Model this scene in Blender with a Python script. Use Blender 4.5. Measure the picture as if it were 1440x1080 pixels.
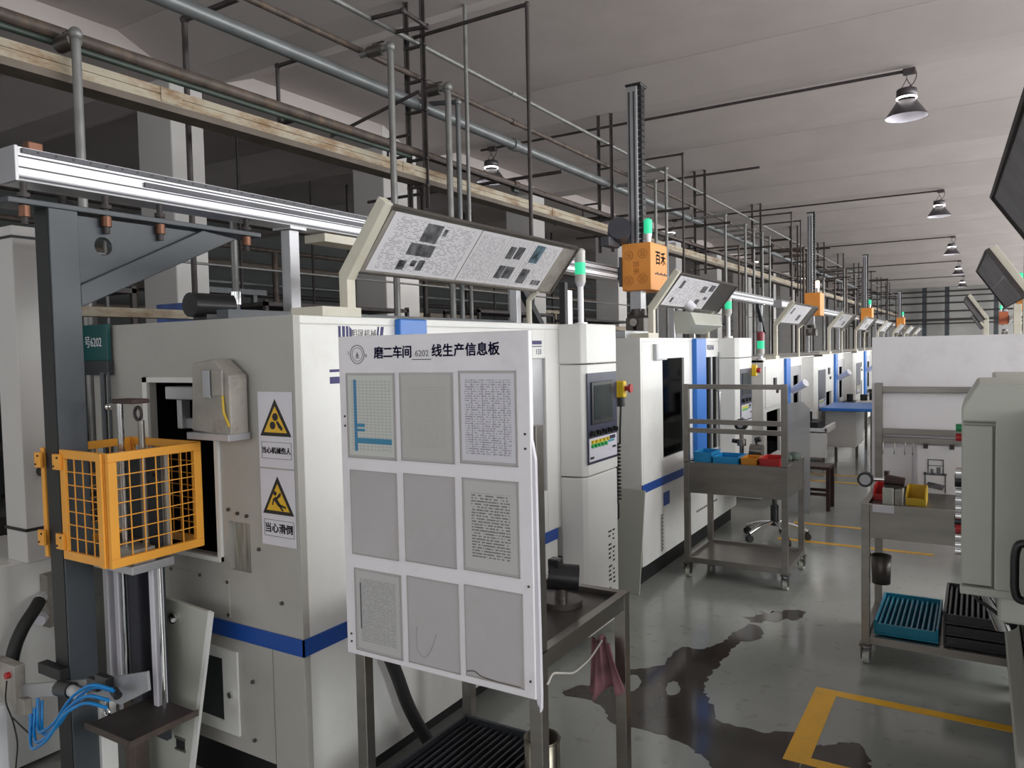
import bpy, bmesh, math, random
from mathutils import Matrix, Vector
random.seed(7)
PI = math.pi
sc = bpy.context.scene
COL = sc.collection
for o in list(bpy.data.objects):
    bpy.data.objects.remove(o)

# ------------------------------------------------------------------ camera
cam_d = bpy.data.cameras.new('camera'); cam = bpy.data.objects.new('camera', cam_d); COL.objects.link(cam)
cam_d.sensor_width = 36.0; cam_d.lens = 36.0 * 1070 / 1440; cam_d.clip_start = 0.05; cam_d.clip_end = 300
_y = Vector((658, 62, -1070)).normalized()
_x = Vector((1740, -12, 1070)); _x = (_x - _y * _x.dot(_y)).normalized()
_z = _x.cross(_y)
cam.matrix_world = Matrix.Translation((0, 0, 1.7)) @ Matrix((_x, _y, _z)).to_4x4()
sc.camera = cam

# ------------------------------------------------------------------ light and exposure
vs = sc.view_settings
vs.view_transform = 'Standard'; vs.look = 'None'; vs.gamma = 1.0; vs.use_curve_mapping = False
vs.exposure = 0.30
try:
    sc.cycles.use_denoising = True
    sc.cycles.max_bounces = 8; sc.cycles.diffuse_bounces = 5
except Exception:
    pass
world = bpy.data.worlds.new('overcast'); sc.world = world; world.use_nodes = True
world.node_tree.nodes['Background'].inputs[0].default_value = (0.97, 0.97, 1.0, 1)
world.node_tree.nodes['Background'].inputs[1].default_value = 1.0

def area(name, loc, rot, sx, sy, power, col=(1, 1, 1)):
    l = bpy.data.lights.new(name, 'AREA'); l.shape = 'RECTANGLE'; l.size = sx; l.size_y = sy
    l.energy = power; l.color = col
    o = bpy.data.objects.new(name, l); COL.objects.link(o); o.location = loc; o.rotation_euler = rot
    return o
# daylight through the long window bands of the right wall and the end wall behind the camera
area('daylight_right', (7.6, 25.5, 2.9), (0, PI / 2, 0), 3.0, 52, 4800, (1.0, 0.972, 0.962))
area('daylight_end', (-3.0, -6.6, 2.6), (PI / 2, 0, 0), 18, 3.0, 185, (1.0, 0.97, 0.96))

# ------------------------------------------------------------------ materials
def new_mat(name):
    m = bpy.data.materials.new(name); m.use_nodes = True
    return m, m.node_tree, m.node_tree.nodes['Principled BSDF']
def pmat(name, col, rough=.5, metal=0., var=.10, scale=5., bump=0., dirt=None, dirt_amt=.5, dirt_scale=3., stretch=(1, 1, 1), lo=.52):
    m, nt, b = new_mat(name)
    b.inputs['Roughness'].default_value = rough; b.inputs['Metallic'].default_value = metal
    tc = nt.nodes.new('ShaderNodeTexCoord'); mp = nt.nodes.new('ShaderNodeMapping')
    mp.inputs['Scale'].default_value = stretch
    nt.links.new(tc.outputs['Object'], mp.inputs[0])
    n = nt.nodes.new('ShaderNodeTexNoise'); n.inputs['Scale'].default_value = scale; n.inputs['Detail'].default_value = 5
    nt.links.new(mp.outputs[0], n.inputs['Vector'])
    r = nt.nodes.new('ShaderNodeValToRGB')
    r.color_ramp.elements[0].position = .3; r.color_ramp.elements[1].position = .7
    r.color_ramp.elements[0].color = [c * (1 - var) for c in col] + [1]
    r.color_ramp.elements[1].color = [min(1, c * (1 + var)) for c in col] + [1]
    nt.links.new(n.outputs['Fac'], r.inputs[0])
    out = r.outputs[0]
    if dirt:
        n2 = nt.nodes.new('ShaderNodeTexNoise'); n2.inputs['Scale'].default_value = dirt_scale; n2.inputs['Detail'].default_value = 8
        n2.inputs['Roughness'].default_value = .7
        nt.links.new(mp.outputs[0], n2.inputs['Vector'])
        r2 = nt.nodes.new('ShaderNodeValToRGB')
        r2.color_ramp.elements[0].position = lo; r2.color_ramp.elements[1].position = lo + .18
        r2.color_ramp.elements[0].color = (0, 0, 0, 1); r2.color_ramp.elements[1].color = (dirt_amt,) * 3 + (1,)
        nt.links.new(n2.outputs['Fac'], r2.inputs[0])
        mx = nt.nodes.new('ShaderNodeMixRGB'); nt.links.new(r2.outputs[0], mx.inputs[0])
        nt.links.new(out, mx.inputs[1]); mx.inputs[2].default_value = list(dirt) + [1]
        out = mx.outputs[0]
    nt.links.new(out, b.inputs['Base Color'])
    if bump:
        bp = nt.nodes.new('ShaderNodeBump'); bp.inputs['Strength'].default_value = bump; bp.inputs['Distance'].default_value = .01
        nt.links.new(n.outputs['Fac'], bp.inputs['Height']); nt.links.new(bp.outputs[0], b.inputs['Normal'])
    return m
def emat(name, col, strength):
    m, nt, b = new_mat(name)
    b.inputs['Base Color'].default_value = list(col) + [1]
    b.inputs['Emission Color'].default_value = list(col) + [1]; b.inputs['Emission Strength'].default_value = strength
    return m
def M_(nt, op, a, b=None):
    n = nt.nodes.new('ShaderNodeMath'); n.operation = op
    for i, v in enumerate((a, b)):
        if v is None: continue
        if isinstance(v, (int, float)): n.inputs[i].default_value = v
        else: nt.links.new(v, n.inputs[i])
    return n.outputs[0]
def print_mat(name, axes, paper, ink, rows=30, cols=0, fill=.5, margin=.08, rough=.35, blocks=None):
    """printed sheet: rows of broken marks, optional ruled grid, optional solid colour blocks (u0,u1,v0,v1,col)"""
    m, nt, b = new_mat(name); b.inputs['Roughness'].default_value = rough
    tc = nt.nodes.new('ShaderNodeTexCoord'); sp = nt.nodes.new('ShaderNodeSeparateXYZ')
    nt.links.new(tc.outputs['Generated'], sp.inputs[0])
    u, v = sp.outputs[axes[0]], sp.outputs[axes[1]]
    rv = M_(nt, 'MULTIPLY', v, rows); fr = M_(nt, 'FRACT', rv); row = M_(nt, 'FLOOR', rv)
    cb = nt.nodes.new('ShaderNodeCombineXYZ')
    nt.links.new(M_(nt, 'MULTIPLY', u, 26), cb.inputs[0]); nt.links.new(M_(nt, 'MULTIPLY', row, 7.3), cb.inputs[1])
    n = nt.nodes.new('ShaderNodeTexNoise'); n.inputs['Scale'].default_value = 1.0; n.inputs['Detail'].default_value = 3
    nt.links.new(cb.outputs[0], n.inputs['Vector'])
    ink_f = M_(nt, 'MULTIPLY', M_(nt, 'GREATER_THAN', n.outputs['Fac'], 1 - fill), M_(nt, 'LESS_THAN', fr, .5))
    if cols:
        g1 = M_(nt, 'LESS_THAN', M_(nt, 'FRACT', M_(nt, 'MULTIPLY', u, cols)), .07)
        g2 = M_(nt, 'LESS_THAN', fr, .12)
        ink_f = M_(nt, 'MAXIMUM', M_(nt, 'MULTIPLY', ink_f, .8), M_(nt, 'MULTIPLY', M_(nt, 'MAXIMUM', g1, g2), .7))
    inside = M_(nt, 'MULTIPLY', M_(nt, 'MULTIPLY', M_(nt, 'GREATER_THAN', u, margin), M_(nt, 'LESS_THAN', u, 1 - margin)),
                M_(nt, 'MULTIPLY', M_(nt, 'GREATER_THAN', v, margin), M_(nt, 'LESS_THAN', v, 1 - margin)))
    f = M_(nt, 'MULTIPLY', ink_f, inside)
    mx = nt.nodes.new('ShaderNodeMixRGB'); nt.links.new(f, mx.inputs[0])
    mx.inputs[1].default_value = list(paper) + [1]; mx.inputs[2].default_value = list(ink) + [1]
    out = mx.outputs[0]
    for (u0, u1, v0, v1, c) in blocks or []:
        k = M_(nt, 'MULTIPLY', M_(nt, 'MULTIPLY', M_(nt, 'GREATER_THAN', u, u0), M_(nt, 'LESS_THAN', u, u1)),
               M_(nt, 'MULTIPLY', M_(nt, 'GREATER_THAN', v, v0), M_(nt, 'LESS_THAN', v, v1)))
        mx = nt.nodes.new('ShaderNodeMixRGB'); nt.links.new(k, mx.inputs[0]); nt.links.new(out, mx.inputs[1])
        mx.inputs[2].default_value = list(c) + [1]; out = mx.outputs[0]
    nt.links.new(out, b.inputs['Base Color'])
    return m

MT = {}
def defm(k, *a, **kw): MT[k] = pmat(k, *a, **kw)
defm('ceiling', (.53, .475, .465), .9, var=.05, scale=1.2, bump=.1, dirt=(.43, .38, .365), dirt_amt=.35, dirt_scale=.9)
defm('beam', (.49, .44, .43), .9, var=.05, scale=1.5, dirt=(.42, .38, .36), dirt_amt=.35, dirt_scale=1.2)
defm('wall', (.55, .54, .53), .9, var=.05, scale=1.0)
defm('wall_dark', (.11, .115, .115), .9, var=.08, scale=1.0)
defm('column', (.60, .58, .57), .85, var=.04, scale=2.)
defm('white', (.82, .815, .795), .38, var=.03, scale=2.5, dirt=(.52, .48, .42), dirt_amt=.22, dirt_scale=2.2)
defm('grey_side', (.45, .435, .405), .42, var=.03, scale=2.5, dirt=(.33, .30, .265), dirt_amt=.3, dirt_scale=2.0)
defm('sage', (.50, .51, .45), .4, var=.03, scale=2.)
defm('cream', (.66, .63, .53), .5, var=.05, scale=4, dirt=(.45, .36, .2), dirt_amt=.4, dirt_scale=5)
defm('blue', (.012, .075, .36), .35, var=.05)
defm('blue_light', (.02, .17, .60), .35, var=.05)
defm('black', (.012, .012, .013), .5, var=.2)
defm('black_plastic', (.018, .018, .02), .35, var=.2)
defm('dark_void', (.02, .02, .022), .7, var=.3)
defm('steel', (.27, .25, .23), .28, metal=.85, var=.12, scale=3, stretch=(1, 1, 6))
defm('steel_dark', (.13, .118, .108), .42, metal=.7, var=.2, scale=4)
defm('chrome', (.75, .75, .76), .15, metal=1., var=.05)
defm('galv', (.23, .23, .225), .45, metal=.4, var=.18, scale=8)
defm('galv_big', (.17, .18, .185), .4, metal=.35, var=.15, scale=5)
defm('rust', (.085, .065, .055), .6, metal=.15, var=.4, scale=9, dirt=(.19, .12, .075), dirt_amt=.7, dirt_scale=8)
defm('iron', (.055, .045, .045), .6, metal=.2, var=.3, scale=9)
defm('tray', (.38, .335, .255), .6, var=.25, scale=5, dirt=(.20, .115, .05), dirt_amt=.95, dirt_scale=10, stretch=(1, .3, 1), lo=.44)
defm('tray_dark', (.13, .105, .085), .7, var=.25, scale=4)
defm('alu', (.86, .86, .90), .32, metal=.25, var=.03)
defm('alu_dull', (.45, .45, .47), .4, metal=.6, var=.08)
defm('guide', (.06, .06, .072), .4, metal=.2, var=.15)
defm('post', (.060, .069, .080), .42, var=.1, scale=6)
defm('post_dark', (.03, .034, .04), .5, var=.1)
defm('cage', (.90, .40, .05), .4, var=.05)
defm('orange', (.86, .33, .06), .5, var=.05)
defm('orange_mark', (.42, .13, .01), .5, var=.05)
defm('brass', (.17, .075, .045), .4, metal=.6, var=.2)
defm('green_sheet', (.0, .075, .075), .5, var=.1)
defm('sheet_white', (.90, .87, .91), .45, var=.02, scale=3, dirt=(.55, .52, .56), dirt_amt=.3, dirt_scale=2.5)
defm('pocket', (.52, .495, .51), .22, var=.05, scale=4, dirt=(.40, .38, .33), dirt_amt=.35, dirt_scale=5)
defm('pocket_edge', (.40, .37, .36), .3, var=.08)
defm('navy', (.02, .015, .13), .5, var=.03)
defm('ink', (.02, .018, .018), .6, var=.05)
defm('ink_grey', (.20, .19, .20), .6, var=.2)
defm('photo', (.12, .12, .13), .4, var=.85, scale=26)
defm('photo_blue', (.10, .16, .20), .4, var=.8, scale=26)
defm('yellow_sign', (.80, .48, .03), .45, var=.03)
defm('yellow', (.80, .55, .02), .4, var=.05)
defm('line', (.95, .50, .025), .45, var=.06, scale=6, dirt=(.45, .30, .1), dirt_amt=.35, dirt_scale=7)
defm('red', (.45, .02, .02), .4, var=.1)
defm('red_dark', (.11, .03, .025), .5, var=.2)
defm('teal_crate', (.01, .22, .34), .4, var=.1)
defm('blue_bin', (.01, .25, .55), .4, var=.08)
defm('orange_bin', (.62, .25, .02), .4, var=.08)
defm('yellow_bin', (.55, .36, .02), .4, var=.08)
defm('crate_black', (.022, .023, .027), .38, var=.2)
defm('rag', (.25, .115, .135), .9, var=.35, scale=12)
defm('cord', (.62, .60, .56), .6, var=.05)
defm('hose_blue', (.0, .22, .60), .35, var=.1)
defm('rubber', (.02, .02, .02), .55, var=.2)
defm('screen', (.045, .055, .055), .12, var=.2)
defm('panel_navy', (.035, .038, .075), .35, var=.08)
defm('label_white', (.74, .72, .78), .4, var=.03)
defm('tin', (.22, .205, .16), .28, metal=.85, var=.15, scale=5, stretch=(1, 1, .2))
defm('curtain', (.30, .29, .25), .6, var=.55, scale=9, stretch=(6, 1, .6))
defm('grimy', (.36, .335, .30), .55, metal=.2, var=.2, scale=7, dirt=(.10, .08, .06), dirt_amt=.6, dirt_scale=6)
defm('clear_plastic', (.52, .54, .56), .2, var=.15, scale=4)
defm('wood_red', (.05, .022, .02), .5, var=.3)
defm('lamp_body', (.10, .09, .10), .4, metal=.6, var=.1)
defm('lamp_inside', (.70, .68, .76), .35, metal=.3, var=.05)
defm('puddle', (.058, .048, .042), .10, var=.25, scale=3)
MT['lamp_glow'] = emat('lamp_glow', (1.0, .97, .93), 6.0)
MT['beacon_green'] = emat('beacon_green', (.03, .55, .27), .7)
MT['beacon_white'] = emat('beacon_white', (1.0, .80, .60), 1.4)
MT['beacon_off'] = pmat('beacon_off', (.55, .54, .50), .3, var=.05)
MT['beacon_red'] = pmat('beacon_red', (.35, .05, .06), .3, var=.05)

# floor: grey-green epoxy paint, patchy gloss
def floor_mat():
    m, nt, b = new_mat('epoxy_floor')
    tc = nt.nodes.new('ShaderNodeTexCoord')
    n = nt.nodes.new('ShaderNodeTexNoise'); n.inputs['Scale'].default_value = .8; n.inputs['Detail'].default_value = 6
    nt.links.new(tc.outputs['Object'], n.inputs['Vector'])
    r = nt.nodes.new('ShaderNodeValToRGB'); r.color_ramp.elements[0].position = .35; r.color_ramp.elements[1].position = .68
    r.color_ramp.elements[0].color = (.285, .30, .282, 1); r.color_ramp.elements[1].color = (.40, .417, .392, 1)
    nt.links.new(n.outputs['Fac'], r.inputs[0])
    n2 = nt.nodes.new('ShaderNodeTexNoise'); n2.inputs['Scale'].default_value = 14; n2.inputs['Detail'].default_value = 8
    nt.links.new(tc.outputs['Object'], n2.inputs['Vector'])
    r2 = nt.nodes.new('ShaderNodeValToRGB'); r2.color_ramp.elements[0].position = .60; r2.color_ramp.elements[1].position = .78
    r2.color_ramp.elements[0].color = (0, 0, 0, 1); r2.color_ramp.elements[1].color = (.5, .5, .5, 1)
    nt.links.new(n2.outputs['Fac'], r2.inputs[0])
    mx = nt.nodes.new('ShaderNodeMixRGB'); nt.links.new(r2.outputs[0], mx.inputs[0]); nt.links.new(r.outputs[0], mx.inputs[1])
    mx.inputs[2].default_value = (.10, .095, .085, 1)
    nt.links.new(mx.outputs[0], b.inputs['Base Color'])
    r3 = nt.nodes.new('ShaderNodeMapRange'); r3.inputs[3].default_value = .05; r3.inputs[4].default_value = .24; b.inputs['IOR'].default_value = 1.65
    nt.links.new(n.outputs['Fac'], r3.inputs[0]); nt.links.new(r3.outputs[0], b.inputs['Roughness'])
    return m
MT['floor'] = floor_mat()
def glass_mat(name, tint, fac):
    m = bpy.data.materials.new(name); m.use_nodes = True; nt = m.node_tree; nt.nodes.clear()
    o = nt.nodes.new('ShaderNodeOutputMaterial'); t = nt.nodes.new('ShaderNodeBsdfTransparent'); g = nt.nodes.new('ShaderNodeBsdfGlossy')
    t.inputs[0].default_value = list(tint) + [1]; g.inputs['Roughness'].default_value = .05
    x = nt.nodes.new('ShaderNodeMixShader'); x.inputs[0].default_value = fac
    nt.links.new(t.outputs[0], x.inputs[1]); nt.links.new(g.outputs[0], x.inputs[2]); nt.links.new(x.outputs[0], o.inputs[0])
    return m
MT['pane'] = glass_mat('pane', (.95, .97, .97), .06)
def milky_mat():
    m, nt, b = new_mat('milky'); b.inputs['Base Color'].default_value = (.62, .64, .66, 1); b.inputs['Roughness'].default_value = .25
    b.inputs['Alpha'].default_value = .62
    return m
MT['milky'] = milky_mat()
MT['tinted'] = glass_mat('tinted', (.30, .34, .36), .10)
# printed sheets (vertical boards use X/Z, overhead boards run along Y)
MT['p_chart'] = print_mat('p_chart', (0, 2), (.62, .63, .60), (.25, .27, .29), 26, 12, .30, .05, blocks=[
    (.12, .19, .05, .95, (.05, .22, .42)), (.19, .36, .30, .40, (.05, .25, .42)), (.12, .95, .15, .22, (.05, .25, .42)), (.19, .36, .335, .355, (.62, .63, .6))])
MT['p_faint'] = print_mat('p_faint', (0, 2), (.52, .51, .49), (.36, .35, .34), 34, 18, .35, .12)
MT['p_table'] = print_mat('p_table', (0, 2), (.72, .70, .76), (.22, .20, .26), 38, 5, .5, .07)
MT['p_form'] = print_mat('p_form', (0, 2), (.58, .56, .56), (.20, .19, .19), 30, 0, .55, .13)
MT['p_ledger'] = print_mat('p_ledger', (0, 2), (.56, .55, .55), (.30, .29, .30), 40, 22, .55, .09, blocks=[(.08, .11, .25, .85, (.08, .08, .09))])
MT['p_over'] = print_mat('p_over', (1, 2), (.80, .78, .81), (.44, .42, .44), 36, 0, .50, .05)
MT['p_over2'] = print_mat('p_over2', (1, 2), (.79, .77, .80), (.46, .44, .46), 30, 5, .45, .05)
MT['p_side'] = print_mat('p_side', (0, 2), (.74, .73, .75), (.55, .54, .56), 16, 0, .30, .1)
MT['p_buttons'] = print_mat('p_buttons', (1, 2), (.70, .68, .76), (.30, .26, .34), 10, 0, .35, .25, blocks=[
    (.06, .70, .74, .90, (.75, .62, .10)), (.06, .62, .60, .74, (.10, .50, .16)), (.66, .9, .66, .76, (.05, .30, .40)),
    (.72, .94, .78, .94, (.03, .03, .07)), (.82, .97, .36, .46, (.02, .02, .03)), (.02, .16, .10, .20, (.02, .02, .03))])

# ------------------------------------------------------------------ mesh helpers
class MB:
    def __init__(s): s.v = []; s.f = []; s.s = []
    def add(s, vs, fs, smooth=False):
        b = len(s.v); s.v += [tuple(p) for p in vs]
        for i, f in enumerate(fs):
            s.f.append([b + k for k in f]); s.s.append(smooth if isinstance(smooth, bool) else smooth[i])
        return s
    def box(s, x0, x1, y0, y1, z0, z1):
        return s.add([(x0, y0, z0), (x1, y0, z0), (x1, y1, z0), (x0, y1, z0), (x0, y0, z1), (x1, y0, z1), (x1, y1, z1), (x0, y1, z1)],
                     [(0, 3, 2, 1), (4, 5, 6, 7), (0, 1, 5, 4), (1, 2, 6, 5), (2, 3, 7, 6), (3, 0, 4, 7)])
    def bar(s, p, q, w, h, up=(0, 0, 1)):
        p = Vector(p); q = Vector(q); d = (q - p).normalized(); u = Vector(up)
        a = d.cross(u)
        if a.length < 1e-4: a = d.cross(Vector((1, 0, 0)))
        a.normalize(); c = a.cross(d).normalized(); a *= w / 2; c *= h / 2
        vs = [p - a - c, p + a - c, p + a + c, p - a + c, q - a - c, q + a - c, q + a + c, q - a + c]
        return s.add(vs, [(0, 1, 2, 3), (7, 6, 5, 4), (0, 4, 5, 1), (1, 5, 6, 2), (2, 6, 7, 3), (3, 7, 4, 0)])
    def cyl(s, p, q, r, n=12, r2=None, caps=True):
        p = Vector(p); q = Vector(q); d = (q - p).normalized()
        a = d.cross(Vector((0, 0, 1)) if abs(d.z) < .9 else Vector((1, 0, 0))).normalized(); c = d.cross(a)
        r2 = r if r2 is None else r2
        A = [p + (a * math.cos(2 * PI * i / n) + c * math.sin(2 * PI * i / n)) * r for i in range(n)]
        B = [q + (a * math.cos(2 * PI * i / n) + c * math.sin(2 * PI * i / n)) * r2 for i in range(n)]
        s.add(A + B, [(i, (i + 1) % n, n + (i + 1) % n, n + i) for i in range(n)], True)
        if caps:
            s.add(A, [tuple(range(n))[::-1]]); s.add(B, [tuple(range(n))])
        return s
    def tube(s, pts, r, n=8, bend=0.0):
        P = [Vector(p) for p in pts]
        if bend:
            Q = [P[0]]
            for i in range(1, len(P) - 1):
                a = (P[i - 1] - P[i]); b = (P[i + 1] - P[i]); k = min(bend, a.length * .45, b.length * .45)
                A = P[i] + a.normalized() * k; B = P[i] + b.normalized() * k
                for t in (0, .25, .5, .75, 1): Q.append(A * (1 - t) ** 2 + P[i] * 2 * t * (1 - t) + B * t * t)
            Q.append(P[-1]); P = Q
        rings = []; prev = None
        for i, p in enumerate(P):
            d = (P[min(i + 1, len(P) - 1)] - P[max(i - 1, 0)]).normalized()
            if prev is None: a = d.cross(Vector((0, 0, 1)) if abs(d.z) < .9 else Vector((1, 0, 0))).normalized()
            else: a = (prev - d * prev.dot(d)).normalized()
            prev = a; c = d.cross(a)
            rings.append([p + (a * math.cos(2 * PI * k / n) + c * math.sin(2 * PI * k / n)) * r for k in range(n)])
        vs = [v for R in rings for v in R]
        fs = [(i * n + k, i * n + (k + 1) % n, (i + 1) * n + (k + 1) % n, (i + 1) * n + k) for i in range(len(P) - 1) for k in range(n)]
        s.add(vs, fs, True); s.add(rings[0], [tuple(range(n))[::-1]]); s.add(rings[-1], [tuple(range(n))])
        return s
    def prism(s, poly, axis, a, b):
        def pt(u, v, w): return {'x': (w, u, v), 'y': (u, w, v), 'z': (u, v, w)}[axis]
        n = len(poly)
        s.add([pt(u, v, a) for u, v in poly] + [pt(u, v, b) for u, v in poly],
              [tuple(range(n))[::-1], tuple(range(n, 2 * n))] + [(i, (i + 1) % n, n + (i + 1) % n, n + i) for i in range(n)])
        return s
    def holed(s, loops, axis, a, b):
        """plate with holes: outer loop then hole loops"""
        def pt(u, v, w): return {'x': (w, u, v), 'y': (u, w, v), 'z': (u, v, w)}[axis]
        bm = bmesh.new(); es = []
        for L in loops:
            vv = [bm.verts.new((u, v, 0)) for u, v in L]
            es += [bm.edges.new((vv[i], vv[(i + 1) % len(vv)])) for i in range(len(vv))]
        bmesh.ops.triangle_fill(bm, edges=es, use_beauty=True, use_dissolve=False)
        bm.verts.index_update(); V = [(v.co.x, v.co.y) for v in bm.verts]; F = [tuple(v.index for v in f.verts) for f in bm.faces]
        bm.free()
        s.add([pt(u, v, b) for u, v in V], F)
        if a != b:
            s.add([pt(u, v, a) for u, v in V], [f[::-1] for f in F])
            for L in loops:
                n = len(L); s.add([pt(u, v, a) for u, v in L] + [pt(u, v, b) for u, v in L], [(i, (i + 1) % n, n + (i + 1) % n, n + i) for i in range(n)])
        return s
    def lathe(s, prof, c=(0, 0, 0), n=20, close=False):
        vs = [(c[0] + r * math.cos(2 * PI * k / n), c[1] + r * math.sin(2 * PI * k / n), c[2] + z) for r, z in prof for k in range(n)]
        s.add(vs, [(i * n + k, i * n + (k + 1) % n, (i + 1) * n + (k + 1) % n, (i + 1) * n + k) for i in range(len(prof) - 1) for k in range(n)], True)
        return s
    def sphere(s, c, r, n=10, sz=1.0):
        prof = [(max(1e-4, r * math.sin(PI * i / n)), -r * sz * math.cos(PI * i / n)) for i in range(n + 1)]
        return s.lathe(prof, c, n + 4)
    def xf(s, M):
        s.v = [tuple(M @ Vector(p)) for p in s.v]; return s

ORIG = {}
def obj(name, mb, mat, parent=None, bevel=0.0):
    me = bpy.data.meshes.new(name)
    o0 = ORIG.get(parent.name, Vector()) if parent else Vector()
    me.from_pydata([(p[0] - o0[0], p[1] - o0[1], p[2] - o0[2]) for p in mb.v], [], mb.f)
    me.polygons.foreach_set('use_smooth', mb.s); me.validate(); me.update()
    bm = bmesh.new(); bm.from_mesh(me); bmesh.ops.recalc_face_normals(bm, faces=bm.faces); bm.to_mesh(me); bm.free()
    o = bpy.data.objects.new(name, me); COL.objects.link(o)
    me.materials.append(MT[mat] if isinstance(mat, str) else mat)
    if parent is not None:
        o.parent = parent; ORIG[o.name] = o0
    if bevel:
        b = o.modifiers.new('bevel', 'BEVEL'); b.width = bevel; b.segments = 2; b.limit_method = 'ANGLE'; b.angle_limit = .7
    return o
def tag(o, label=None, cat=None, group=None, kind=None):
    if label: o['label'] = label
    if cat: o['category'] = cat
    if group: o['group'] = group
    if kind: o['kind'] = kind
    return o
def thing(name, label, cat, loc=(0, 0, 0), group=None, world=True, rotz=0):
    """an Empty at the thing's base; with world=True its parts are given in world coordinates"""
    o = bpy.data.objects.new(name, None); COL.objects.link(o); o.location = loc; o.rotation_euler = (0, 0, rotz); o.empty_display_size = .1
    ORIG[o.name] = Vector(loc) if world else Vector()
    return tag(o, label, cat, group)
def solo(name, mb, mat, label, cat, group=None, bevel=0.0, kind=None):
    """a thing that is one mesh, its origin at the middle of its base"""
    xs, ys, zs = zip(*mb.v); c = ((min(xs) + max(xs)) / 2, (min(ys) + max(ys)) / 2, min(zs))
    mb.v = [(p[0] - c[0], p[1] - c[1], p[2] - c[2]) for p in mb.v]
    o = obj(name, mb, mat, None, bevel); o.location = c
    return tag(o, label, cat, group, kind)
def struct(name, mb, mat, parent=None, bevel=0.0):
    o = obj(name, mb, mat, parent, bevel)
    if parent is None: o['kind'] = 'structure'
    return o
def dup(root, loc=None, label=None, group=None, rotz=None, skip=()):
    r = root.copy(); COL.objects.link(r)
    if loc is not None: r.location = loc
    if rotz is not None: r.rotation_euler = (0, 0, rotz)
    if label: r['label'] = label
    if group: r['group'] = group
    for ch in list(root.children):
        if ch.name.split('.')[0] in skip: continue
        c = ch.copy(); COL.objects.link(c); c.parent = r
        for g in ch.children:
            d = g.copy(); COL.objects.link(d); d.parent = c
    return r
def text(body, size, mat, parent, loc, rot, name='lettering', bold=0.0, sx=1.0, align='CENTER'):
    cu = bpy.data.curves.new('t', 'FONT'); cu.body = body; cu.size = size; cu.align_x = align; cu.align_y = 'CENTER'
    cu.extrude = .0004; cu.resolution_u = 3; cu.fill_mode = 'BOTH'
    t = bpy.data.objects.new('t', cu); COL.objects.link(t)
    bpy.context.view_layer.update()
    me = bpy.data.meshes.new_from_object(t.evaluated_get(bpy.context.evaluated_depsgraph_get()))
    bpy.data.objects.remove(t); bpy.data.curves.remove(cu)
    o0 = ORIG.get(parent.name, Vector())
    from mathutils import Euler
    me.transform(Matrix.Translation(Vector(loc) - Vector(o0)) @ Euler(rot).to_matrix().to_4x4() @ Matrix.Diagonal((sx, 1, 1, 1)))
    me.name = name
    if bold:
        bm = bmesh.new()
        Rm = Euler(rot).to_matrix()
        for (a, b_) in ((-bold, 0), (bold, 0), (0, bold), (0, -bold)):
            m2 = me.copy(); m2.transform(Matrix.Translation(Rm @ Vector((a, b_, 0)))); bm.from_mesh(m2); bpy.data.meshes.remove(m2)
        bm.to_mesh(me); bm.free()
    o = bpy.data.objects.new(name, me); COL.objects.link(o); o.parent = parent; ORIG[o.name] = o0
    me.materials.clear(); me.materials.append(MT[mat]); return o
FACE_Y = (PI / 2, 0, 0)          # lettering on a face looking towards -Y
FACE_X = (PI / 2, 0, PI / 2)     # lettering on a face looking towards +X
def circ(cu, cv, r, n=20): return [(cu + r * math.cos(2 * PI * i / n), cv + r * math.sin(2 * PI * i / n)) for i in range(n)]
def B(*a): return MB().box(*a)

# ================================================================== the hall
XL, XR, YN, YF, ZC = -16.0, 7.0, -6.0, 54.0, 5.0
struct('floor', B(XL - .3, XR + .3, YN - .3, YF + .3, -.15, 0), 'floor')
struct('ceiling', B(XL - .3, XR + .3, YN - .3, YF + .3, ZC, ZC + .15), 'ceiling')
beam_ys = [-2.55 + 4.0 * k for k in range(14)]
for y in beam_ys:
    mb = MB().prism([(y - .85, ZC), (y - .22, 4.74), (y + .22, 4.74), (y + .85, ZC)], 'x', XL, XR)
    struct('ceiling_beam', mb, 'beam', bevel=.02)
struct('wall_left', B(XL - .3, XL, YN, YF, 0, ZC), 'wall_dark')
struct('wall_far', B(XL, XR, YF, YF + .3, 0, ZC), 'wall')
def band_wall(name, axis, pos, th, a0, a1, z0, z1, n, first):
    """a wall with a band of windows; each window has a frame and panes"""
    mb = MB(); step = (a1 - a0) / n; pier = .45
    def bx(u0, u1, w0, w1, t0=0., t1=1.):
        p0, p1 = pos + th * t0, pos + th * t1; p0, p1 = min(p0, p1), max(p0, p1)
        return (p0, p1, u0, u1, w0, w1) if axis == 'x' else (u0, u1, p0, p1, w0, w1)
    mb.box(*bx(a0, a1, 0, z0)); mb.box(*bx(a0, a1, z1, ZC))
    for i in range(n + 1):
        c = a0 + i * step; mb.box(*bx(max(a0, c - pier / 2), min(a1, c + pier / 2), z0, z1))
    struct(name, mb, 'wall')
    for i in range(n):
        u0, u1 = a0 + i * step + pier / 2, a0 + (i + 1) * step - pier / 2
        fr = MB()
        for (p, q, r, s_) in ((u0, u1, z0, z0 + .06), (u0, u1, z1 - .06, z1), (u0, u0 + .06, z0, z1), (u1 - .06, u1, z0, z1)):
            fr.box(*bx(p, q, r, s_, .3, .6))
        mid = (u0 + u1) / 2; fr.box(*bx(mid - .03, mid + .03, z0, z1, .3, .6))
        w = struct('window_%d' % (first + i), fr, 'alu_dull')
        for (p, q) in ((u0 + .06, mid - .03), (mid + .03, u1 - .06)):
            obj('pane', MB().box(*bx(p, q, z0 + .06, z1 - .06, .44, .46)), 'pane', w)
band_wall('wall_right', 'x', XR, .3, YN, YF, 1.4, 4.4, 15, 1)
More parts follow.
